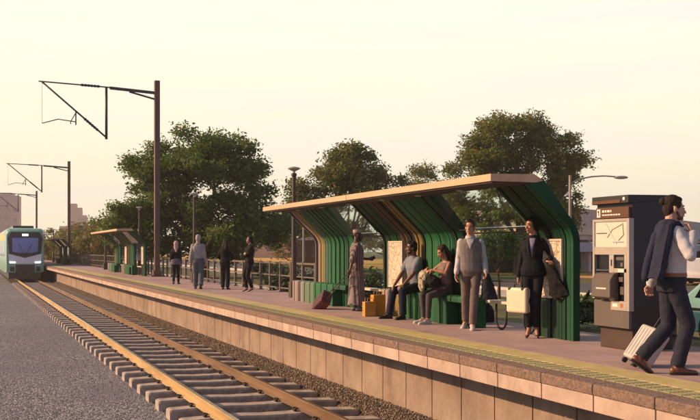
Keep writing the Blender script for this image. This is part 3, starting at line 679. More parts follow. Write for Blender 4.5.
# trees on the right beyond the canopy gap, low and dark, behind the shelter
for i, (px_t, D_, h_, w_) in enumerate(((300,105,6.4,7),(385,112,6.2,8),(455,92,5.4,7.5),(560,120,5.0,7))):
    tree('background_tree', ['olive tree far off between the lamp post and the shelter', 'olive tree far off seen through the shelter glass', 'olive tree far off behind the vest man', 'olive tree far off beyond the near end of the shelter'][i], PD(px_t, D_, -.36), h_, w_, 1.2, .18, LO, 5200, .3, 140+i, lobes=[(0,0,.62,.34),(-.3,0,.42,.25),(.3,0,.45,.25),(0,0,.25,.4)], nclump=26, clump_r=(.09,.17), limbs=5)
def shrub(lab, base, h, w, n, size, seed, mats=LS, aspect=3.4):
    rng = np.random.default_rng(seed); rnd = random.Random(seed); t = thing('shrub', lab, 'shrub', base, 0, 'shrubs behind the fence')
    cl = [((rnd.uniform(-.4,.4)*w, rnd.uniform(-.4,.4)*w, rnd.uniform(.2,.75)*h), w*rnd.uniform(.14,.26)) for _ in range(14)]
    m = MB()
    for c, r in cl[:8]: m.tube([(0,0,-.1), (c[0]*.5, c[1]*.5, c[2]*.6), c], [.03,.02,.01], 5)
    m.build('stem', M_bark, t); P = crown_points(n, cl, rng); P[:,2] = np.abs(P[:,2]); leaves(P, size, mats, rng, t, 'foliage', aspect)
for i, (px_s, X, h, w, lab) in enumerate(((272,12.9,1.25,1.7,'spiky green shrub left of the thick lamp post'),(287,11.0,1.15,1.6,'leafy green shrub right behind the thick lamp post'),(308,12.2,1.2,1.8,'green shrub between the lamp post and the bench'),(358,11.6,1.15,1.7,'green shrub behind the robed man'),(376,10.6,1.0,1.5,'sage shrub left of the lit map poster'),(262,15.5,.9,1.6,'low green shrub far back by the ochre field'),(560,11.2,.8,1.4,'dark shrub behind the near end of the shelter'),(338,13.0,1.0,1.6,'green shrub seen behind the far bench'))):
    D = 1003.9*X/(px_s+28); shrub(lab, PD(px_s, D, -.36), h, w, 1500, .2, 300+i)
# ================================================================ buildings and street objects in the distance
M_twr = mat('haze pink tower facade', '#c8a89d', .8, var=.05, scale=.05)  # pink fade of distant haze is put into the facade colour
M_twin = mat('haze pink tower window', '#b39489', .5, var=.1, scale=.2)  # haze is put into the colour here too, close to the facade tone
def tower(name, lab, px0, px1, D, steps):
    """steps: list of (px0, px1, top py)"""
    t = thing(name, lab, 'tower', PD((px0+px1)/2, D, -1)); cx = (px0+px1)/2
    m = MB(); k = D/930
    for a, b, ty_ in steps:
        x0, x1, z = (a-cx)*k, (b-cx)*k, (250-ty_)*k+2.2
        m.box(x0, x1, 0, 14, 0, z); n = max(1, round((x1-x0)/4.2)); dx = (x1-x0)/n
        for i in range(n):
            for j in range(int(z/4.4)):
                if z-j*4.4 < 24: MB().box(x0+(i+.2)*dx, x0+(i+.8)*dx, -.06, .05, z-j*4.4-3.4, z-j*4.4-1.3).build('window', M_twin, t)
    t.rotation_euler = (0,0,-TH+R(14)); m.build('facade', M_twr, t)
tower('office_tower', 'hazy pink office tower behind the train at the left edge', -22, 17, 420, [(-22,11,192.5),(11,17,195)])
tower('stepped_tower', 'hazy pink stepped high rise right of the middle mast', 60, 86, 560, [(68,76.5,203.5),(76.5,81.5,207.5),(81.5,86,215),(60,68,226)])
M_tanw = mat('tan stucco', '#c4a48c', .9, var=.08, scale=.4)
M_roofw = mat('white roof', '#cfc3b2', .7, var=.05)
M_dkwin = mat('dark window', '#6e584a', .3, var=.2)
def block(name, lab, cat, base, w_, d_, h, rot, nwin, m_=None, roof=.25):
    t = thing(name, lab, cat, base, rot); MB().box(-w_/2, w_/2, 0, d_, 0, h).build('wall', m_ or M_tanw, t)
    MB().box(-w_/2-.3, w_/2+.3, -.3, d_+.3, h, h+roof).build('roof', M_roofw, t)
    for i in range(nwin):
        x = -w_/2+(i+.5)*w_/nwin; o = MB().box(x-w_/nwin*.28, x+w_/nwin*.28, -.04, .06, h*.35, h*.75).build('window', M_dkwin, t)
    return t
block('long_building', 'long low tan building beyond the ochre field, left of the shelter', 'building', PD(262, 190, -.36), 26, 10, 3.9, -TH, 6)
block('kiosk', 'small brown kiosk with white roof seen left of the far bench', 'kiosk', PD(309, 88, -.36), 2.6, 3, 2.55, -TH, 2, mat('kiosk brown', '#6b4632', .8, var=.2))
# low concrete parking deck to the right
M_deck = mat('deck concrete', '#c8b8ae', .85, var=.12, scale=.6, stretch=(1,1,.3)); M_deckb = mat('deck band', '#d6c4ae', .85, var=.08, scale=.5); M_deckg = mat('deck blue grey', '#a8a8ba', .7, var=.08)
a = PD(556, 62, -.36); dr = V((math.sin(TH+R(32)), math.cos(TH+R(32)), 0)); pk = thing('parking_deck', 'long grey concrete parking deck behind the ticket machine', 'building', a, math.atan2(dr.y, dr.x))
Ln = 95
m = MB()
for i in range(64): m.box(i*1.5+.03, i*1.5+1.47, 0, .3, 3.2, 4.6, 0)
m.box(0, Ln, .1, 6, 3.25, 4.55, 0); m.build('parapet', M_deck, pk)
MB().box(-.1, Ln, -.35, 6, 2.7, 3.2).build('floor_slab', M_deckb, pk)
MB().box(-.1, Ln, -.15, 6, 2.35, 2.7).build('beam', M_deck, pk)
MB().box(-.2, Ln, -.6, -.2, 1.5, 2.15).build('lower_parapet', M_deckg, pk)
for i in range(14): MB().box(i*7, i*7+.6, 0, .6, 0, 2.35).build('column', M_deck, pk)
MB().box(0, Ln, 5.5, 5.8, 0, 2.3).build('rear_wall', mat('deck interior', '#4d3c30', .9, var=.3, scale=.8), pk)
# street light with a curved arm
sl_ = thing('street_light', 'grey street light with long curved arm above the ticket machine', 'street light', PD(570, 54, -.36)); sl_.rotation_euler = (0,0,-TH)
MB().lathe([(.13,0),(.11,.4),(.085,3),(.075,5.95)], n=12).build('pole', mat('galvanised pole', '#9a948e', .5, metal=.4, var=.1), sl_, smooth=50)
k = 54/930
MB().tube([(0,0,5.5),(10*k,0,5.75),(22*k,0,5.88),(34*k,0,5.92),(46*k,0,5.87)], [.05,.05,.045,.04,.04], 8).build('arm', _M['galvanised pole'], sl_, smooth=180)
MB().ell((51*k,0,5.83), (.42,.17,.10)).build('lamp_head', mat('lamp shell', '#8d8f96', .4, var=.05), sl_, smooth=180)
fp = thing('flag_pole', 'slim pale pole behind the fence just right of the thick lamp post', 'pole', PD(303.5, 42, -.36)); MB().lathe([(.05,0),(.045,2.2),(.04,3.3)], n=10).build('shaft', _M['galvanised pole'], fp, smooth=60); MB().ell((0,0,3.33), (.05,.05,.05)).build('finial', M_lhead, fp)
# ================================================================ cars beyond the fence
def car(lab, loc, rot, paint, length=4.4, group=None):
    t = thing('parked_car', lab, 'car', loc, rot, group); w2 = .88
    prof = [(-.5,.22),(-.5,.52),(-.47,.66),(-.30,.76),(-.17,.80),(-.03,1.14),(.10,1.24),(.25,1.24),(.38,1.10),(.46,.86),(.50,.74),(.50,.24)]
    m = MB(); n = len(prof); rings = []
    for yy, s, in ((-w2,.93),(-w2+.07,1),(w2-.07,1),(w2,.93)):
        rings.append([(p[0]*length*(1 if s == 1 else .985), yy, .22+(p[1]-.22)*s) for p in prof])
    m.loft(rings); m.build('body', paint, t, bevel=.03, smooth=50)
    wn = mat('car glass', '#0e1416', .08, var=.1, coat=.6)
    for s in (-1, 1):
        m = MB(); m.prism([(-.145*length,.80),(-.03*length,1.06),(.09*length,1.16),(.12*length,1.16),(.12*length,.80)], s*w2-.012, s*w2+.012, 'y'); m.prism([(.14*length,.80),(.14*length,1.16),(.24*length,1.15),(.37*length,.98),(.40*length,.82)], s*w2-.012, s*w2+.012, 'y'); m.build('side_window', wn, t)
    for x in (-.31, .31):
        for s in (-1, 1):
            wh = MB().tube([(x*length, s*(w2-.17), .31), (x*length, s*(w2+.015), .31)], .31, 22).build('wheel', M_black, t, smooth=50)
            MB().tube([(x*length, s*(w2-.1), .31), (x*length, s*(w2+.022), .31)], .19, 16).build('rim', M_lhead, wh, smooth=50)
    for s in (-1, 1): MB().box(-.505*length, -.485*length, s*.62-.14, s*.62+.14, .56, .66).build('headlight', M_wht, t)
    return t
car('teal car parked behind the fence and the ticket machine', (12.2, 10.6, -.36), R(90), mat('teal paint', '#6f9795', .3, var=.05, coat=.5))
car('white car parked far off in front of the parking deck', PD(702, 44, -.36), R(35), mat('white paint', '#cfc9c2', .3, var=.04, coat=.5))
# ================================================================ people
def clouds(name, size):
    t = bpy.data.textures.get(name) or bpy.data.textures.new(name, 'CLOUDS'); t.noise_scale = size; t.noise_depth = 2; return t
TX_F = clouds('cloth folds', .07); TX_F2 = clouds('fine folds', .035)
def skin_mat(name, c, c2):
    m = mat(name, c, .5, var=.12, scale=9, second=c2, rvar=.06); m.node_tree.nodes['Principled BSDF'].inputs['Subsurface Weight'].default_value = .08
    m.node_tree.nodes['Principled BSDF'].inputs['Subsurface Radius'].default_value = (.02,.008,.005); return m
SK_TAN = skin_mat('skin tan', '#a8785c', '#b88868'); SK_FAIR = skin_mat('skin fair', '#b98a72', '#c89a80'); SK_BRN = skin_mat('skin brown', '#6f4a36', '#805640'); SK_DARK = skin_mat('skin dark brown', '#50352a', '#5e4032')
H_BLK = mat('black hair', '#120e0d', .55, var=.5, scale=60, bump=1.0, bscale=110, stretch=(1,1,.15), spec=.3); H_BRN = mat('brown hair', '#2b1b13', .55, var=.55, scale=60, bump=1.0, bscale=110, stretch=(1,.2,1), spec=.3); H_GRY = mat('grey hair', '#a39c92', .6, var=.25, scale=30)
H_CHE = mat('chestnut hair', '#3f271a', .55, var=.5, scale=60, bump=1.0, bscale=110, stretch=(1,1,.15), spec=.3)
def cloth(name, c, **k):
    k.setdefault('rough', .85); k.setdefault('var', .12); k.setdefault('scale', 10); k.setdefault('bump', .25); k.setdefault('bscale', 140); k.setdefault('spec', .25); return mat(name, c, **k)
M_eyew = mat('eye white', '#94897f', .25, var=0); M_iris = mat('iris', '#1f130c', .2, var=0); M_lip = mat('lips', '#8a4f45', .5, var=.05)
def blob(mb, name, m_, parent, vox=.008, smooth=4, fold=0, tex=None, fac=.5):
    o = mb.build(name, m_, parent, smooth=180)
    r = o.modifiers.new('Remesh', 'REMESH'); r.mode = 'VOXEL'; r.voxel_size = vox; r.use_smooth_shade = True
    if smooth: q = o.modifiers.new('Smooth', 'SMOOTH'); q.factor = fac; q.iterations = smooth
    if fold: d = o.modifiers.new('Folds', 'DISPLACE'); d.texture = tex or TX_F; d.strength = fold; d.mid_level = .5; d.texture_coords = 'LOCAL'
    return o
def ik(a, c, l1, l2, pole):
    a, c = V(a), V(c); d = c-a; L_ = d.length; mx_ = (l1+l2)*.998
    if L_ > mx_: c = a+d*(mx_/L_); d = c-a; L_ = mx_
    n = d.normalized(); x = (l1*l1-l2*l2+L_*L_)/(2*L_); h = math.sqrt(max(0, l1*l1-x*x)); p = V(pole); p = p-n*p.dot(n)
    return a+n*x+p.normalized()*h, c
class Fig:
    """a person; local frame: x to their right, y forward, z up"""
    def __init__(s, lab, loc, face, H=1.75, fem=False, pel=(0,0,.93), lean=(0,0), twist=0, look=(0,1,0), headtilt=(0,0), skin=SK_TAN, vox=.006, sw=None):
        k = s.k = H/1.75; s.fem = fem; s.skin = skin; s.vox = vox
        s.t = thing('person', lab, 'person', loc, -R(face))
        s.pel = V(pel)*k; s.u = V((lean[1], lean[0], 1)).normalized()
        a = R(twist); sx = V((math.cos(a), math.sin(a), 0)); s.sx = (sx-s.u*sx.dot(s.u)).normalized(); s.fw = s.u.cross(s.sx)
        s.px = V((1,0,0)); s.pf = V((0,1,0))
        s.neck = s.pel+s.u*.525*k
        sw = (sw or (.128 if fem else .154))*k
        sh = s.neck-s.u*.075*k
        s.sh = {1: sh+s.sx*sw, -1: sh-s.sx*sw}; s.hip = {1: s.pel+V((.085*k,0,0)), -1: s.pel-V((.085*k,0,0))}
        f = V(look).normalized(); hu = V((headtilt[0], headtilt[1], 1)).normalized(); hx = f.cross(hu).normalized(); hu = hx.cross(f).normalized(); s.hf = (hx, f, hu)
        s.head = s.neck+s.u*.05*k+hu*.103*k+f*.024*k
        s.arm = {}; s.leg = {}; s.handdir = {}
    def P(s, x, y, z): return s.head+(s.hf[0]*x+s.hf[1]*y+s.hf[2]*z)*s.k
    def T(s, x, y, z):
        """torso frame: z up the spine from the pelvis"""
        return s.pel+(s.sx*x+s.fw*y+s.u*z)*s.k
    def set_arm(s, side, wrist, pole, hand=None, palm=None, curl=.5, spread=0):
        e, w_ = ik(s.sh[side], V(wrist)*s.k, .285*s.k, .255*s.k, pole); d = V(hand).normalized() if hand else (w_-e).normalized()
        n = V(palm) if palm else V((-side,0,0)); n = (n-d*n.dot(d)).normalized(); s.arm[side] = (e, w_, d, n, curl)
    def set_leg(s, side, ankle, pole=(0,1,0), toe=(0,1,0), pitch=0):
        kn, an = ik(s.hip[side], V(ankle)*s.k, .435*s.k, .42*s.k, pole); f = V((toe[0], toe[1], 0)).normalized(); a = R(pitch)
        f = (f*math.cos(a)-V((0,0,1))*math.sin(a)).normalized(); s.leg[side] = (kn, an, f)
    def hand_mesh(s, m, side):
        e, w_, d, n, curl = s.arm[side]; k = s.k*(.92 if s.fem else 1); l = d.cross(n)*(-side)     # l points to the thumb side
        if l.dot(s.pf) < -.95: pass
        for q in (-1, -.33, .33, 1):
            m.cone(w_+d*.01*k+l*q*.014*k, .017*k, w_+d*.085*k+l*q*.030*k, .0125*k, 8)
        for q, ln, rr in ((.031, .070, .0092), (.0105, .080, .0096), (-.0105, .074, .0092), (-.031, .058, .0082)):
            p = w_+d*.088*k+l*q*k; a = 0
            for sg, fr in ((.42, .55), (.32, 1.0), (.26, .7)):
                a += curl*fr; dd = d*math.cos(a)+n*math.sin(a)+l*q*1.2; dd.normalize(); p2 = p+dd*ln*sg*k; m.cone(p, rr*k, p2, rr*.88*k, 7); p = p2; rr *= .9
        p = w_+d*.022*k+l*.026*k; dd = (d*.62+l*.62+n*.42).normalized(); p2 = p+dd*.045*k; m.cone(p, .0135*k, p2, .011*k, 7)
        dd = (d*.8+l*.1+n*(.35+.3*curl)).normalized(); m.cone(p2, .011*k, p2+dd*.038*k, .0085*k, 7)
    def torso(s, m, g=0.0, z0=-.10, z1=.54, flare=0):
        f = s.fem; k = s.k
        prof = ([(-.10,.150,.095),(0,.168,.118),(.07,.160,.108),(.17,.125,.092),(.27,.140,.105),(.36,.148,.115),(.42,.148,.095),(.465,.118,.072),(.50,.070,.058),(.52,.052,.052),(.55,.045,.048)] if f else
                [(-.10,.150,.10),(0,.165,.118),(.08,.158,.112),(.17,.150,.108),(.27,.168,.116),(.36,.172,.122),(.42,.174,.105),(.465,.142,.082),(.50,.088,.066),(.52,.066,.060),(.55,.055,.055)])
        zs = sorted({z0, z1, *[p[0] for p in prof if z0 < p[0] < z1]}); rings = []
        for z in zs:
            w_ = np.interp(z, [p[0] for p in prof], [p[1] for p in prof])+g; d_ = np.interp(z, [p[0] for p in prof], [p[2] for p in prof])+g
            if flare and z < .12: w_ += flare*(.12-z)/.22; d_ += flare*(.12-z)/.22
            t = max(0, min(1, (z-.02)/.25)); X = s.px.lerp(s.sx, t).normalized(); F = s.pf.lerp(s.fw, t).normalized()
            c = s.pel+s.u*z*k+F*(.012*math.sin(z*7))*k
            rings.append([c+X*(w_*k*math.copysign(abs(math.cos(q))**.85, math.cos(q)))+F*(d_*k*math.copysign(abs(math.sin(q))**.9, math.sin(q))) for q in [2*math.pi*j/18 for j in range(18)]])
        m.loft(rings)
        if f and z1 > .4:
            for q in (-1, 1): m.ell(s.T(q*.072, .075, .335), ((.062+g)*k,(.055+g)*k,(.062+g)*k), (s.sx, s.fw, s.u))
    def body(s):
        k = s.k; m = MB(); s.torso(m, -.012); P = s.P; fr = s.hf
        E = lambda c, r: m.ell(c, [x*k for x in r], fr)
        m.cone(s.neck-s.u*.03*k, (.055 if s.fem else .064)*k, P(0,-.022,-.05), (.046 if s.fem else .055)*k, 12)
        E(P(0,-.012,.035), (.073,.092,.088)); E(P(0,.028,-.02), (.060,.066,.082)); E(P(0,.038 if s.fem else .040,-.068), (.044 if s.fem else .055,.045,.042)); E(P(0,.074 if s.fem else .078,-.098), (.017 if s.fem else .022,.018,.018))
        m.cone(P(0,.086,.006), .009*k, P(0,.108,-.034), .0135*k, 8); E(P(.012,.095,-.037), (.010,.010,.008)); E(P(-.012,.095,-.037), (.010,.010,.008))
        E(P(0,.078,.028), (.048,.016,.011)); E(P(0,.083,-.068), (.024,.014,.013))
        for q in (-1, 1): E(P(q*.040,.062,-.022), (.020,.022,.018)); E(P(q*.075,-.006,-.012), (.010,.020,.031))
        for sd_ in s.arm:
            e, w_, d, n, c = s.arm[sd_]; a = .040 if s.fem else .048
            m.ell(s.sh[sd_]-s.sx*sd_*.01*k, ((.038 if s.fem else .046)*k,)*3); m.cone(s.sh[sd_], a*k, e, a*.78*k, 12); m.cone(e, a*.78*k, w_, a*.52*k, 12); m.cone(e.lerp(w_, .2), a*.84*k, e.lerp(w_, .45), a*.70*k, 10); s.hand_mesh(m, sd_)
        for sd_ in s.leg:
            kn, an, f = s.leg[sd_]; m.cone(s.hip[sd_], .078*k, kn, .052*k, 12); m.cone(kn, .05*k, an, .034*k, 12); m.cone(kn.lerp(an,.15)-f*.012*k, .05*k, kn.lerp(an,.45)-f*.012*k, .046*k, 10)
            m.cone(an, .036*k, an+f*.10*k-V((0,0,.045*k)), .026*k, 8)
        s.b = blob(m, 'body', s.skin, s.t, s.vox, 2)
        for q in (-1, 1):
            MB().ell(P(q*.030,.0825,.004), [.0115*k,.0105*k,.0075*k], fr, 10, 7).build('eye', M_eyew, s.b, smooth=180); e_ = [o for o in s.b.children if o.name.startswith('eye')][-1]
            MB().ell(P(q*.030,.0915,.004), [.006*k,.0035*k,.0058*k], fr, 8, 5).build('iris', M_iris, s.b, smooth=180)
        MB().cone(P(-.019,.0955,-.067), .0055*k, P(.019,.0955,-.067), .0055*k, 8).build('lips', M_lip, s.b, smooth=180)
    def brows(s, m_):
        k = s.k
        for q in (-1, 1): MB().cone(s.P(q*.016,.095,.026), .0035*k, s.P(q*.047,.083,.028), .0025*k, 6).build('eyebrow', m_, s.b, smooth=180)
    def hair(s, style, m_):
        k = s.k; P = s.P; m = MB(); fr = s.hf; E = lambda c, r: m.ell(c, [x*k for x in r], fr)
        if style in ('short', 'bun', 'low_bun', 'long', 'curly'):
            E(P(0,-.020,.058), (.078,.092,.080)); E(P(0,-.048,.0), (.074,.062,.075)); E(P(0,.03,.088), (.062,.045,.032))
            for q in (-1, 1): E(P(q*.066,.015,.04), (.014,.038,.045))
        if style == 'short': E(P(0,.045,.108), (.056,.044,.024)); E(P(0,-.06,-.045), (.055,.036,.035))
        if style == 'bun': E(P(0,-.112,.065), (.036,.034,.036)); E(P(0,-.05,-.05), (.05,.04,.04))
        if style == 'low_bun': E(P(0,-.098,-.05), (.045,.040,.055)); E(P(.0,-.04,-.05), (.066,.05,.05)); E(P(.07,.0,-.01), (.018,.04,.05)); E(P(-.07,.0,-.01), (.018,.04,.05)); E(P(.03,.05,.085), (.045,.035,.03))
        if style == 'long':
            for q in (-.05, -.02, .02, .05): m.cone(P(q,-.07,.03), .036*k, P(q*1.25,-.085,-.20), .032*k, 8); m.cone(P(q*1.25,-.085,-.20), .034*k, P(q*1.1,-.075,-.30), .018*k, 8)
            for q in (-1, 1): m.cone(P(q*.074,-.01,.02), .024*k, P(q*.082,.0,-.17), .022*k, 8)
        o = blob(m, 'hair', m_, s.t, .006, 3, .004, TX_F2); s.brows(m_ if m_ is not H_GRY else H_GRY); return o
    def beard(s, m_):
        k = s.k; m = MB(); P = s.P; m.ell(P(0,.044,-.082), [.050*k,.048*k,.033*k], s.hf); m.ell(P(0,.094,-.052), [.026*k,.010*k,.007*k], s.hf)
        for q in (-1, 1): m.cone(P(q*.058,.012,-.03), .010*k, P(q*.045,.045,-.085), .014*k, 8)
        blob(m, 'beard', m_, s.t, .005, 2)
    def trousers(s, m_, hem=.062, thigh=.094, knee=.070, lenf=1.0, fold=.014, name='trousers', top=.07, g=.012):
        k = s.k; m = MB(); s.torso(m, g, -.10, top)
        for sd_ in s.leg:
            kn, an, f = s.leg[sd_]; en = kn.lerp(an, lenf); m.cone(s.hip[sd_]-V((0,0,.02*k)), thigh*k, kn, knee*k, 14); m.cone(kn, knee*k, kn.lerp(en,.55), (knee+hem)/2*1.02*k, 14)
            d = (en-kn).normalized(); u = d.orthogonal().normalized(); w_ = d.cross(u); rings = []
            for t in (.4, .7, 1.0): c = kn.lerp(en, t); r = (knee+(hem-knee)*t)*k; rings.append([c+(u*math.cos(q)+w_*math.sin(q))*r for q in [2*math.pi*j/14 for j in range(14)]])
            m.loft(rings)
        return blob(m, name, m_, s.t, .008, 4, fold)
    def belt(s, m_, z=.065):
        k = s.k; m = MB(); s.torso(m, .017, z-.018, z+.018); return m.build('belt', m_, s.t, smooth=60)
    def shoes(s, m_, sole=None, kind='shoe'):
        k = s.k; sole = sole or M_black
        for sd_ in s.leg:
            kn, an, f = s.leg[sd_]; up = V((0,0,1)); up = (up-f*up.dot(f)).normalized(); rt = f.cross(up); b_ = an-up*.083*k; m = MB(); fr = (rt, f, up)
            if kind == 'heel':
                h = .065
                m.cone(an-up*.0*k-f*.01*k, .030*k, b_+f*.02*k+up*.035*k, .026*k, 10); m.cone(b_+f*.02*k+up*.03*k, .026*k, b_+f*.15*k-up*(-.018)*k, .030*k, 10, flat=(up,.6)); m.cone(b_+f*.15*k+up*.016*k, .029*k, b_+f*.19*k+up*.012*k, .014*k, 10, flat=(up,.6)); m.cone(b_-f*.035*k+up*.03*k, .014*k, b_-f*.042*k+up*.006*k, .006*k, 8)
                blob(m, 'shoe', m_, s.t, .005, 2); continue
            m.cone(b_-f*.035*k+up*.045*k, .036*k, b_+f*.06*k+up*.045*k, .040*k, 12); m.cone(b_+f*.05*k+up*.04*k, .041*k, b_+f*.165*k+up*.026*k, .036*k, 12, flat=(up,.68)); m.cone(an-up*.02*k, .044*k, b_+up*.05*k+f*.01*k, .043*k, 10)
            o = blob(m, 'shoe', m_, s.t, .006, 3)
            pts = []
            for j in range(20):
                q = 2*math.pi*j/20; yy = .065+.138*math.sin(q); ww = .044*(1-.18*max(0,-math.sin(q)))*math.copysign(abs(math.cos(q))**.7, math.cos(q)); pts.append((ww, yy))
            mm = MB(); mm.loft([[b_+(rt*x+f*y+up*z)*k for x, y in pts] for z in (0, .022)]); mm.build('sole', sole, o, smooth=40)
    def top(s, m_, name='shirt', sleeve='long', g=.016, z0=-.02, z1=.535, flare=0, fold=.012, arm_r=.066, cuff=.052, sides=(1,-1), vox=.008, coll=False):
        k = s.k; m = MB(); s.torso(m, g, z0, z1, flare)
        for sd_ in sides:
            if sd_ not in s.arm: continue
            e, w_, d, n, c = s.arm[sd_]; sh = s.sh[sd_]
            if sleeve == 'none': m.ell(sh-s.sx*sd_*.025*k, ((.042+g)*k,)*3); continue
            a = arm_r*k; m.ell(sh-s.sx*sd_*.008*k, (a*1.0,a*1.0,a*.95))
            if sleeve == 'short': m.cone(sh, a*1.02, sh.lerp(e, .62), a*1.02, 12)
            elif sleeve == 'elbow': m.cone(sh, a, e, a*.95, 12); m.cone(e, a*.95, e.lerp(w_, .22), a*.9, 12)
            else: m.cone(sh, a, e, a*.88, 12); m.cone(e, a*.88, e.lerp(w_, .9), cuff*k, 12); m.cone(e.lerp(w_,.82), cuff*1.06*k, e.lerp(w_, .95), cuff*.98*k, 12)
        return blob(m, name, m_, s.t, vox, 4, fold)
    def collar(s, m_, r=.064, h=.034, name='collar'):
        k = s.k; m = MB(); c0 = s.neck-s.u*.012*k; rings = []
        for t, rr in ((0, r*1.12), (h*.6, r*1.02), (h, r*1.06), (h*.5, r*1.16), (0, r*1.24)):
            rings.append([c0+s.u*(t-.012*math.sin(q))*k+(s.sx*math.cos(q)*rr*1.05+s.fw*math.sin(q)*rr)*k for q in [2*math.pi*j/20 for j in range(20)]])
        return m.loft(rings).build(name, m_, s.t, smooth=60)
    def front_v(s, m_, name, w_=.05, z0=.24, z1=.51, off=.012, gap=0):
        """a V of shirt showing at the chest"""
        k = s.k; m = MB(); L_ = []
        for z, q in ((z0, .004), (z0+(z1-z0)*.5, w_*.55), (z1-.05, w_*.85), (z1, w_)):
            d_ = np.interp(z, [.17,.27,.36,.43,.485,.52], [.105,.118,.128,.112,.088,.068] if not s.fem else [.092,.112,.135,.105,.078,.06])+off
            L_.append((z, q, d_))
        rings = [[s.T(-q, d_-.02, z), s.T(0, d_-.016, z), s.T(q, d_-.02, z), s.T(q, d_+.004, z), s.T(0, d_+.012, z), s.T(-q, d_+.004, z)] for z, q, d_ in L_]
        return m.loft(rings).build(name, m_, s.t, smooth=60)
def sheet_drape(name, m_, parent, rows, th=.02, fold=.02, vox=.009, rad=None):
    """cloth hanging along rows of points"""
    m = MB(); n = len(rows[0])
    for i in range(len(rows)-1):
        for j in range(n-1):
            a, b_, c, d = V(rows[i][j]), V(rows[i][j+1]), V(rows[i+1][j+1]), V(rows[i+1][j]); nr = (b_-a).cross(d-a)
            if nr.length < 1e-7: continue
            nr = nr.normalized()*th/2
            m.add([a-nr,b_-nr,c-nr,d-nr,a+nr,b_+nr,c+nr,d+nr], [(3,2,1,0),(4,5,6,7),(0,1,5,4),(1,2,6,5),(2,3,7,6),(3,0,4,7)])
    return blob(m, name, m_, parent, vox, 4, fold)

C_NAVY = cloth('navy wool', '#272b3e'); C_NAVYT = cloth('navy trousers', '#2a2c38'); C_WSH = cloth('white shirt', '#bdb9bb', fold=None) if False else cloth('white shirt', '#bfbbbd'); C_BLK = cloth('black wool', '#14151c'); C_BLK2 = cloth('black cotton', '#131214')
C_VEST = cloth('grey knit vest', '#7b7472', bump=.6, bscale=90); C_GTR = cloth('taupe trousers', '#6b5f5a'); C_GTEE = cloth('grey tee', '#7c7f88'); C_JEAN = cloth('dark denim', '#1b2030'); C_LAV = cloth('lavender blouse', '#8d879c')
C_LEG = cloth('grey leggings', '#4d4444'); C_TANK = cloth('taupe tank top', '#7d675f'); C_PINK = cloth('pink scarf', '#b9939a'); C_GREY = cloth('grey cotton', '#6d7076'); C_LGREY = cloth('pale grey shirt', '#9a9591')
L_BRN = mat('brown leather', '#6b3f28', .4, var=.2, scale=10, coat=.2); L_WHT = mat('white leather', '#b9b2ae', .5, var=.08); L_BLK = mat('black leather', '#15120f', .35, var=.15, coat=.2); L_BELT = mat('tan belt leather', '#8a5530', .45, var=.15)
def stripe_mat():
    m = bpy.data.materials.new('striped robe'); m.use_nodes = True; nt = m.node_tree; N = nt.nodes; L = nt.links; b = N['Principled BSDF']; b.inputs['Roughness'].default_value = .85
    tc = N.new('ShaderNodeTexCoord'); wv = N.new('ShaderNodeTexWave'); wv.inputs['Scale'].default_value = 7.5; wv.inputs['Distortion'].default_value = .6; wv.inputs['Detail Scale'].default_value = 2; mp = N.new('ShaderNodeMapping'); mp.inputs['Rotation'].default_value = (0,0,R(50)); L.new(tc.outputs['Object'], mp.inputs['Vector']); L.new(mp.outputs[0], wv.inputs['Vector'])
    cr = N.new('ShaderNodeValToRGB'); cr.color_ramp.elements[0].position = .35; cr.color_ramp.elements[1].position = .55; cr.color_ramp.elements[0].color = (*lin('#4a3d40'), 1); cr.color_ramp.elements[1].color = (*lin('#857672'), 1)
    L.new(wv.outputs['Fac'], cr.inputs['Fac']); L.new(cr.outputs[0], b.inputs['Base Color']); return m
M_robe = stripe_mat()
def face_to_cam(p): return math.degrees(math.atan2(-p.x, -p.y))

# ---- the businessman walking on the right
p = G(671, 374); f = Fig('man in white shirt striding past the ticket machine with navy jacket over his shoulder', p, 108, 1.83, lean=(.0,0), twist=-4, look=(.12,1,-.04), skin=SK_FAIR, vox=.005)
f.pel = f.pel-V((0,0,.03)); f.__dict__.update(hip={1: f.pel+V((.085,.0,0)), -1: f.pel-V((.085,0,0))})
f.set_leg(1, (.07,.03,.083), toe=(.1,1)); f.set_leg(-1, (-.08,-.27,.155), toe=(.0,1), pitch=36)
f.set_arm(1, (.185,.13,1.36), (.55,-.3,-.9), hand=(-.35,-.25,.9), palm=(-.4,-.85,.1), curl=1.0); f.set_arm(-1, (-.30,-.10,.80), (-.3,-1,0), palm=(1,0,0), curl=1.1)
f.body(); f.hair('bun', H_BRN); f.beard(mat('stubble', '#5a3d2f', .7, var=.2)); f.trousers(C_NAVYT, hem=.068, knee=.073, thigh=.095, fold=.012); f.belt(L_BELT); f.top(C_WSH, 'shirt', z0=.06, g=.014, fold=.014, arm_r=.064); f.collar(C_WSH); f.shoes(L_BRN)
rows = []
for x, z, ya, yb, bl in ((.13,1.50,-.02,.07,.0),(.15,1.55,-.10,.02,.01),(.17,1.50,-.15,-.03,.02),(.19,1.36,-.19,-.08,.03),(.20,1.20,-.23,-.12,.04),(.20,1.05,-.265,-.15,.05),(.19,.965,-.285,-.18,.05)):
    rows.append([(x-.24, ya+.05, z-.02), (x-.14, ya-.01, z), (x-.03, ya+.0+bl*.3, z+.012), (x+.01+bl, (ya+yb)/2, z), (x+.0, yb, z-.005)])
jk = sheet_drape('suit_jacket', C_NAVY, None, rows, .035, .016, .007)
jk.location = f.t.location; jk.rotation_euler = f.t.rotation_euler; tag(jk, 'navy suit jacket slung over the shoulder of the striding man', 'jacket')
m = MB(); m.cone((.06,-.18,1.40), .048, (.08,-.26,1.16), .05, 12); m.cone((.08,-.26,1.16), .05, (.08,-.30,.98), .043, 12); sl2 = blob(m, 'sleeve', C_NAVY, jk, .008, 5, .01)
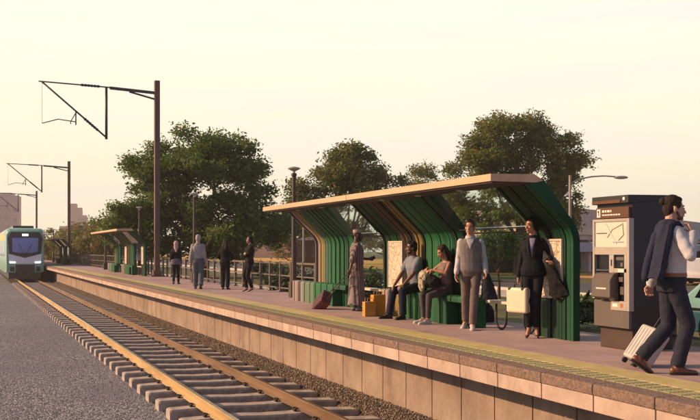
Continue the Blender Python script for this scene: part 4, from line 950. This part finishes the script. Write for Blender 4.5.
# his cabin case
q = G(633, 366.5); dirw = V((math.sin(R(108)), math.cos(R(108)), 0)); q2 = q
trolley('wheeled_case', 'small silver wheeled case pulled along behind the striding man', M_silver, q2, dirw*.56+V((0,0,.83)), V((math.cos(R(108)),-math.sin(R(108)),0))*.9+dirw*.25, .30, .42, .21, .44)
# ---- the woman in the black suit
p = G(533, 337.5); f = Fig('woman in black suit standing before the near map poster, holding a pale briefcase', p, face_to_cam(p)+8, 1.72, True, pel=(0,0,.965), look=(.62,.8,-.05), skin=SK_TAN, vox=.005)
f.set_leg(1, (.05,.03,.135), toe=(.15,1), pitch=18); f.set_leg(-1, (-.05,0,.135), toe=(-.25,1), pitch=18)
f.set_arm(1, (.215,.06,.83), (.1,-1,0), hand=(0,.05,-1), palm=(-1,0,0), curl=1.15); f.set_arm(-1, (-.23,.20,1.12), (-.5,-1,-.3), hand=(-.55,.8,.0), palm=(0,0,-1), curl=.7)
f.body(); f.hair('low_bun', H_BLK); f.trousers(C_BLK, hem=.052, knee=.064, thigh=.086, lenf=.93, fold=.01, g=.006); f.top(C_BLK, 'suit_jacket', z0=-.06, g=.012, flare=.022, arm_r=.049, cuff=.038); f.front_v(C_LAV, 'blouse', .045, .22, .49, .010); f.shoes(mat('tan pumps', '#4a3028', .4, var=.1, coat=.3), kind='heel')
m = MB()
for q in (-1, 1): m.loft([[f.T(q*.006,.155,.2), f.T(q*.05,.15,.2), f.T(q*.05,.165,.2), f.T(q*.006,.168,.2)], [f.T(q*.04,.158,.36), f.T(q*.085,.13,.36), f.T(q*.085,.146,.36), f.T(q*.04,.172,.36)], [f.T(q*.05,.075,.50), f.T(q*.075,.065,.50), f.T(q*.075,.085,.50), f.T(q*.05,.095,.50)]])
m.build('lapel', C_BLK, [o for o in f.t.children if o.name.startswith('suit_jacket')][0], bevel=.004)
fs = f
def to_world(fig, v): return Matrix.Translation(fig.t.location) @ Matrix.Rotation(fig.t.rotation_euler.z, 4, 'Z') @ V(v)
# her briefcase
e, w_, d, n, c = f.arm[1]; hp = to_world(f, w_+V((0,.0,-.095)))
bc = thing('briefcase', 'pale gold hard briefcase held by the woman in the black suit', 'briefcase', hp, R(-77))
M_alu = mat('champagne shell', '#d6c6a8', .4, metal=.1, var=.06, scale=4)
MB().box(-.20, .20, -.055, .055, -.42, -.055).build('shell', M_alu, bc, bevel=.035, segs=4)
MB().box(-.203, .203, -.006, .006, -.424, -.051).build('seam', M_steel, bc, bevel=.03)
MB().tube([(-.075,0,-.055),(-.07,0,-.012),(-.05,0,0),(.05,0,0),(.07,0,-.012),(.075,0,-.055)], .012, 8).build('handle', M_grip, bc, smooth=180)
for x in (-.13, .13): MB().box(x-.02, x+.02, -.061, .061, -.09, -.054).build('latch', M_steel, bc, bevel=.003)
# her coat over the forearm
e, w_, d, n, c = f.arm[-1]; a = e.lerp(w_, .25); b_ = w_+V((0,.03,0)); rows = []
for t, dz, sp_ in ((-1.0,-.56,.06),(-.75,-.42,.05),(-.45,-.22,.03),(-.15,-.02,0),(.0,.065,0),(.15,-.02,0),(.45,-.26,.04),(.8,-.44,.07),(1.0,-.58,.09)):
    oy = .05*math.copysign(min(1, abs(t)*3), t) if t else 0; off = V((0,oy,0))+V((-.12,0,0))*max(0,abs(t)-.2)
    rows.append([a+off+V((.02+sp_,0,dz*.9+.0)), a.lerp(b_,.33)+off+V((0,.012,dz)), a.lerp(b_,.66)+off+V((-.01,-.01,dz*.97)), b_+off+V((-.05-sp_*2,.01,dz*.8))])
ct = sheet_drape('coat', C_BLK2, None, rows, .04, .03); ct.location = f.t.location; ct.rotation_euler = f.t.rotation_euler; tag(ct, 'black coat hanging over the forearm of the woman in the black suit', 'coat')
# ---- the man in the grey vest
p = V((7.36, YX(471, 7.36), 0)); f = Fig('man in grey knitted vest and white sleeves walking forward beside the bench', p, face_to_cam(p)+4, 1.77, lean=(.02,.015), look=(.22,1,-.04), headtilt=(-.06,0), skin=SK_FAIR, vox=.005)
f.set_leg(1, (.10,-.22,.11), toe=(.3,1), pitch=14); f.set_leg(-1, (-.03,.12,.083), toe=(-.1,1)); 
f.set_arm(1, (.225,.06,.88), (.05,-1,0), palm=(-1,.2,0), curl=.5); f.set_arm(-1, (-.235,.08,.90), (-.05,-1,0), palm=(1,0,0), curl=1.1)
f.body(); f.hair('short', H_CHE); f.trousers(C_GTR, hem=.058, knee=.066, thigh=.088, fold=.01, g=.006); f.top(C_WSH, 'shirt', z0=.0, g=.002, sleeve='long', arm_r=.055, cuff=.042, fold=.014); f.top(C_VEST, 'vest', sleeve='none', z0=-.03, z1=.495, g=.010, fold=.006); f.front_v(C_WSH, 'shirt_front', .058, .34, .492, .011); f.collar(C_WSH); f.shoes(L_WHT, L_WHT)
fv = f; e, w_, d, n, c = f.arm[-1]; a = w_+V((0,0,-.07)); rows = []
for dz, wd in ((.05,.03),(-.03,.06),(-.15,.11),(-.28,.15),(-.36,.17)): rows.append([a+V((-wd-.02,.02,dz)), a+V((-.03,.05,dz)), a+V((.03,.03,dz)), a+V((wd*.4,-.03,dz*.9)), a+V((-.02,-.06,dz*.95))])
cj = sheet_drape('folded_jacket', cloth('slate jacket', '#1f252c'), None, rows, .04, .03); cj.location = f.t.location; cj.rotation_euler = f.t.rotation_euler; tag(cj, 'dark slate jacket dangling from the hand of the man in the vest', 'jacket')
# ---- seated man
SEAT = .50
p = V((7.62, YX(417, 7.62), 0)); f = Fig('bearded man in grey tee sitting on the bench, looking to the left', p, 262, 1.78, pel=(0,0,.605), lean=(.16,0), look=(.35,1,.0), skin=SK_BRN, vox=.006)
f.set_leg(1, (.16,.50,.083), pole=(.2,1,.6), toe=(.2,1)); f.set_leg(-1, (-.14,.40,.083), pole=(-.2,1,.6), toe=(-.25,1))
f.set_arm(1, (.14,.40,.60), (.6,-.6,-.3), hand=(-.35,.7,-.5), palm=(-.6,-.2,-.8), curl=.6); f.set_arm(-1, (-.13,.38,.62), (-.9,-.3,-.3), hand=(.2,.8,-.5), palm=(.3,-.2,-1), curl=.6)
f.body(); f.hair('short', H_BLK); f.beard(H_BLK); f.trousers(C_JEAN, hem=.066, knee=.074, thigh=.094, fold=.016); f.top(C_GTEE, 'tee_shirt', sleeve='short', z0=-.04, g=.016, arm_r=.072); f.shoes(L_BLK)
# ---- seated woman with the bag
p = V((7.58, YX(446, 7.58), 0)); f = Fig('long haired woman in tank top sitting on the bench beside the bearded man', p, 268, 1.68, True, pel=(0,0,.62), lean=(.0,0), look=(.15,1,-.45), headtilt=(.05,.1), skin=SK_TAN, vox=.006)
f.set_leg(1, (.10,.40,.083), pole=(.1,1,.6), toe=(.15,1)); f.set_leg(-1, (-.13,.44,.083), pole=(-.1,1,.6), toe=(-.05,1))
f.set_arm(1, (.06,.34,.99), (.6,-.6,-.3), hand=(-.5,.8,-.3), palm=(-.3,-.2,-1), curl=.7); f.set_arm(-1, (-.10,.34,.96), (-.9,-.4,-.4), hand=(.4,.8,-.3), palm=(.3,-.2,-1), curl=.7)
f.body(); f.hair('long', H_CHE); f.trousers(C_LEG, hem=.048, knee=.060, thigh=.088, lenf=.93, fold=.008, name='leggings', top=.09); f.top(C_TANK, 'tank_top', sleeve='none', z0=-.03, z1=.47, g=.008, fold=.006); f.shoes(L_WHT, L_WHT)
bp_ = to_world(f, (.02,.30,.73)); bag = thing('shoulder_bag', 'black bag with pale patterned flap on the lap of the seated woman', 'bag', bp_, f.t.rotation_euler.z)
m = MB(); m.ell((0,.02,0), (.23,.15,.12)); m.ell((.12,0,.02), (.14,.14,.13)); m.ell((-.14,0,-.02), (.12,.12,.10)); blob(m, 'sack', C_BLK2, bag, .009, 4, .05)
m = MB(); m.ell((.03,.10,.06), (.13,.10,.13)); m.ell((.05,.14,-.06), (.09,.05,.13)); blob(m, 'flap', mat('patterned flap', '#2a2622', .8, var=.2, scale=14, second='#d8c9a8', detail=2), bag, .008, 3, .04)
MB().tube([(.2,0,.05),(.16,.05,.16),(.02,.08,.20),(-.12,.05,.14),(-.2,0,.04)], .012, 6).build('strap', L_BLK, bag, smooth=180)
# ---- man in the striped robe
p = V((7.36, YX(356.5, 7.36), 0)); f = Fig('man in long striped robe and white cap standing between the two benches', p, 104, 1.70, look=(.05,1,-.03), skin=SK_DARK, vox=.006)
f.set_leg(1, (.08,.04,.083), toe=(.2,1)); f.set_leg(-1, (-.09,-.02,.083), toe=(-.2,1)); f.set_arm(1, (.27,-.20,.80), (.3,-1,0), hand=(.1,-.35,-.9), palm=(-1,0,0), curl=1.1); f.set_arm(-1, (-.18,.30,1.10), (-.5,-.8,-.5), hand=(.1,.95,.3), palm=(.8,0,.3), curl=.5)
f.body(); f.beard(H_BLK); f.brows(H_BLK); f.top(M_robe, 'robe', sleeve='elbow', z0=-.1, g=.028, arm_r=.075, fold=.016)
m = MB(); k = f.k; rings = []
for z, rx, ry in ((.86,.19,.15),(.6,.20,.16),(.35,.215,.175),(.13,.235,.195)):
    rings.append([V((rx*k*math.cos(q)*(1+.05*math.sin(6*q)), ry*k*math.sin(q)*(1+.05*math.cos(5*q)), z*k)) for q in [2*math.pi*j/40 for j in range(40)]])
m.loft(rings); blob(m, 'robe_skirt', M_robe, f.t, .008, 2, .012); f.shoes(mat('sandal leather', '#6a6670', .5, var=.1))
m = MB(); rings = []
for z, r_ in ((.058,.081),(.08,.083),(.112,.080),(.122,.066)): rings.append([f.P(r_*math.cos(q), -.012+r_*1.15*math.sin(q), z) for q in [2*math.pi*j/24 for j in range(24)]])
m.loft(rings); m.build('cap', mat('cream cap', '#a99c8c', .8, var=.15, scale=40), f.t, smooth=40)
e, w_, d, n, c = f.arm[1]; hand_w = to_world(f, w_+d*.09)
# his red suitcase: leaning towards the hand that holds its handle
q = G(316, 308.5); v = hand_w-q; L_ = v.length
trolley('red_suitcase', 'dark red suitcase tilted behind the man in the striped robe', M_maroon, q, v, V((math.cos(R(104)),-math.sin(R(104)),0))+V((.1,-.3,0)), .30, .49, .23, max(.1, L_-.54))
# ---- the four standing further along
def far_person(px_, py_, lab, face, H, fem, look, skin, legs, arms, **kw):
    f = Fig(lab, G(px_, py_), face, H, fem, look=look, skin=skin, vox=.007, **kw); f.set_leg(1, legs[0], toe=(.15,1), pitch=legs[2] if len(legs) > 2 else 0); f.set_leg(-1, legs[1], toe=(-.15,1), pitch=legs[3] if len(legs) > 3 else 0)
    for sd_, a in zip((1,-1), arms): f.set_arm(sd_, *a)
    f.body(); return f
f = far_person(176, 284, 'woman in pink headscarf and dark patterned tunic walking away', 20, 1.60, True, (0,1,0), SK_TAN, [(.08,.10,.083),(-.08,-.12,.11),0,25], [((.20,.03,.86),(.1,-1,0)),((-.20,.02,.88),(-.1,-1,0))])
f.trousers(C_BLK2, hem=.052, knee=.066); f.top(C_BLK2, 'tunic', z0=-.10, flare=.02, g=.024); m = MB(); f.torso(m, .034, -.14, .10, .03); blob(m, 'tunic_hem', mat('patterned grey cloth', '#2b2a2e', .85, var=.3, scale=16, second='#7d7a80', detail=2), f.t, .009, 3, .012)
m = MB(); m.ell(f.P(0,-.012,.03), (.090,.108,.108), f.hf); m.ell(f.P(0,-.03,-.06), (.080,.085,.10), f.hf); m.cone(f.P(0,-.03,-.12), .085, f.P(.02,-.09,-.30), .06, 12); m.cone(f.P(.02,-.10,-.28), .06, f.P(.03,-.10,-.40), .03, 10); blob(m, 'headscarf', C_PINK, f.t, .008, 4, .015); f.shoes(L_BLK)
f = far_person(198, 289, 'grey haired man in pale shirt and grey trousers walking away', 18, 1.77, False, (0,1,0), SK_FAIR, [(.10,-.16,.13),(-.09,.12,.083),32,0], [((.235,.04,.87),(.1,-1,0)),((-.24,.02,.87),(-.1,-1,0))])
f.hair('short', H_GRY); f.trousers(cloth('grey trousers', '#5b5f66'), hem=.078, knee=.086, thigh=.104, fold=.02); f.belt(L_BLK); f.top(C_LGREY, 'shirt', z0=.05, g=.024, fold=.018, arm_r=.072); f.collar(C_LGREY); f.shoes(L_BLK)
f = far_person(225, 289.5, 'woman in black with long dark hair standing with her back turned', 30, 1.62, True, (.1,1,-.1), SK_TAN, [(.09,0,.083),(-.09,.05,.083)], [((.16,.22,1.02),(.6,-.5,-.5)),((-.14,.22,1.02),(-.6,-.5,-.5))])
f.hair('long', H_BLK); f.trousers(C_BLK, hem=.068, knee=.076); f.top(C_BLK2, 'blouse', z0=-.04, g=.02); f.shoes(L_BLK)
f = far_person(249.5, 291.5, 'woman in black standing sideways with her arms crossed', 268, 1.70, True, (.0,1,.08), SK_TAN, [(.07,.06,.11),(-.07,-.06,.11),14,14], [((-.10,.21,1.17),(.7,-.2,-.7),(-.9,.1,.2),(0,-1,0)),((.10,.23,1.14),(-.7,-.2,-.7),(.9,.1,.2),(0,-1,0))], lean=(-.04,0))
f.hair('low_bun', H_BLK); f.trousers(C_BLK, hem=.056, knee=.070, lenf=.96); f.top(C_BLK2, 'blouse', z0=-.05, g=.018); f.shoes(L_BLK, kind='heel')
# ---- gold gift bags and the black bag on the floor
M_gold = mat('gold paper', '#b07c28', .5, var=.12, scale=4, second='#c8953c')
for px_g, py_g, w_, h, d_, lab in ((378,315.6,.25,.40,.16,'taller gold paper bag standing at the seated man\'s feet'),(369,316.3,.22,.28,.14,'shorter gold paper bag, left of the taller one')):
    b_ = thing('paper_bag', lab, 'bag', G(px_g, py_g), -TH+R(22), 'gold paper bags by the bench'); m = MB()
    m.loft([[(-w_/2,-d_/2,0),(w_/2,-d_/2,0),(w_/2,d_/2,0),(-w_/2,d_/2,0)],[(-w_/2,-d_/2,h),(w_/2,-d_/2,h+.01),(w_/2,d_/2,h),(-w_/2,d_/2,h)]]); m.build('sack', M_gold, b_, bevel=.006)
    for s in (-1, 1): MB().tube([(-.06,s*d_/2*.98,h-.01),(-.05,s*d_/2*.9,h+.07),(.05,s*d_/2*.9,h+.07),(.06,s*d_/2*.98,h-.01)], .006, 6).build('handle', M_gold, b_)
m = MB(); c = G(485, 322); m.ell((0,0,.17), (.16,.13,.17)); m.box(-.13, .13, -.10, .10, 0, .2)
bb = thing('tote_bag', 'black cloth bag on the floor behind the man in the vest', 'bag', c); blob(m, 'sack', C_BLK2, bb, .01, 4, .03); MB().tube([(-.08,0,.3),(-.06,0,.42),(.06,0,.42),(.08,0,.3)], .012, 6).build('handle', L_BLK, bb, smooth=180)

# ================================================================ evening haze
hz = bpy.data.materials.new('haze'); hz.use_nodes = True; nt = hz.node_tree; nt.nodes.clear()
out = nt.nodes.new('ShaderNodeOutputMaterial'); vol = nt.nodes.new('ShaderNodeVolumePrincipled')
vol.inputs['Color'].default_value = (.93,.88,.84,1); vol.inputs['Density'].default_value = .0006; vol.inputs['Anisotropy'].default_value = .2
nt.links.new(vol.outputs[0], out.inputs['Volume'])
hb = MB().box(-260, 620, -70, 660, -2.5, 42).build('haze', hz); tag(hb, 'thin warm evening haze over the whole place', 'haze', kind='stuff')
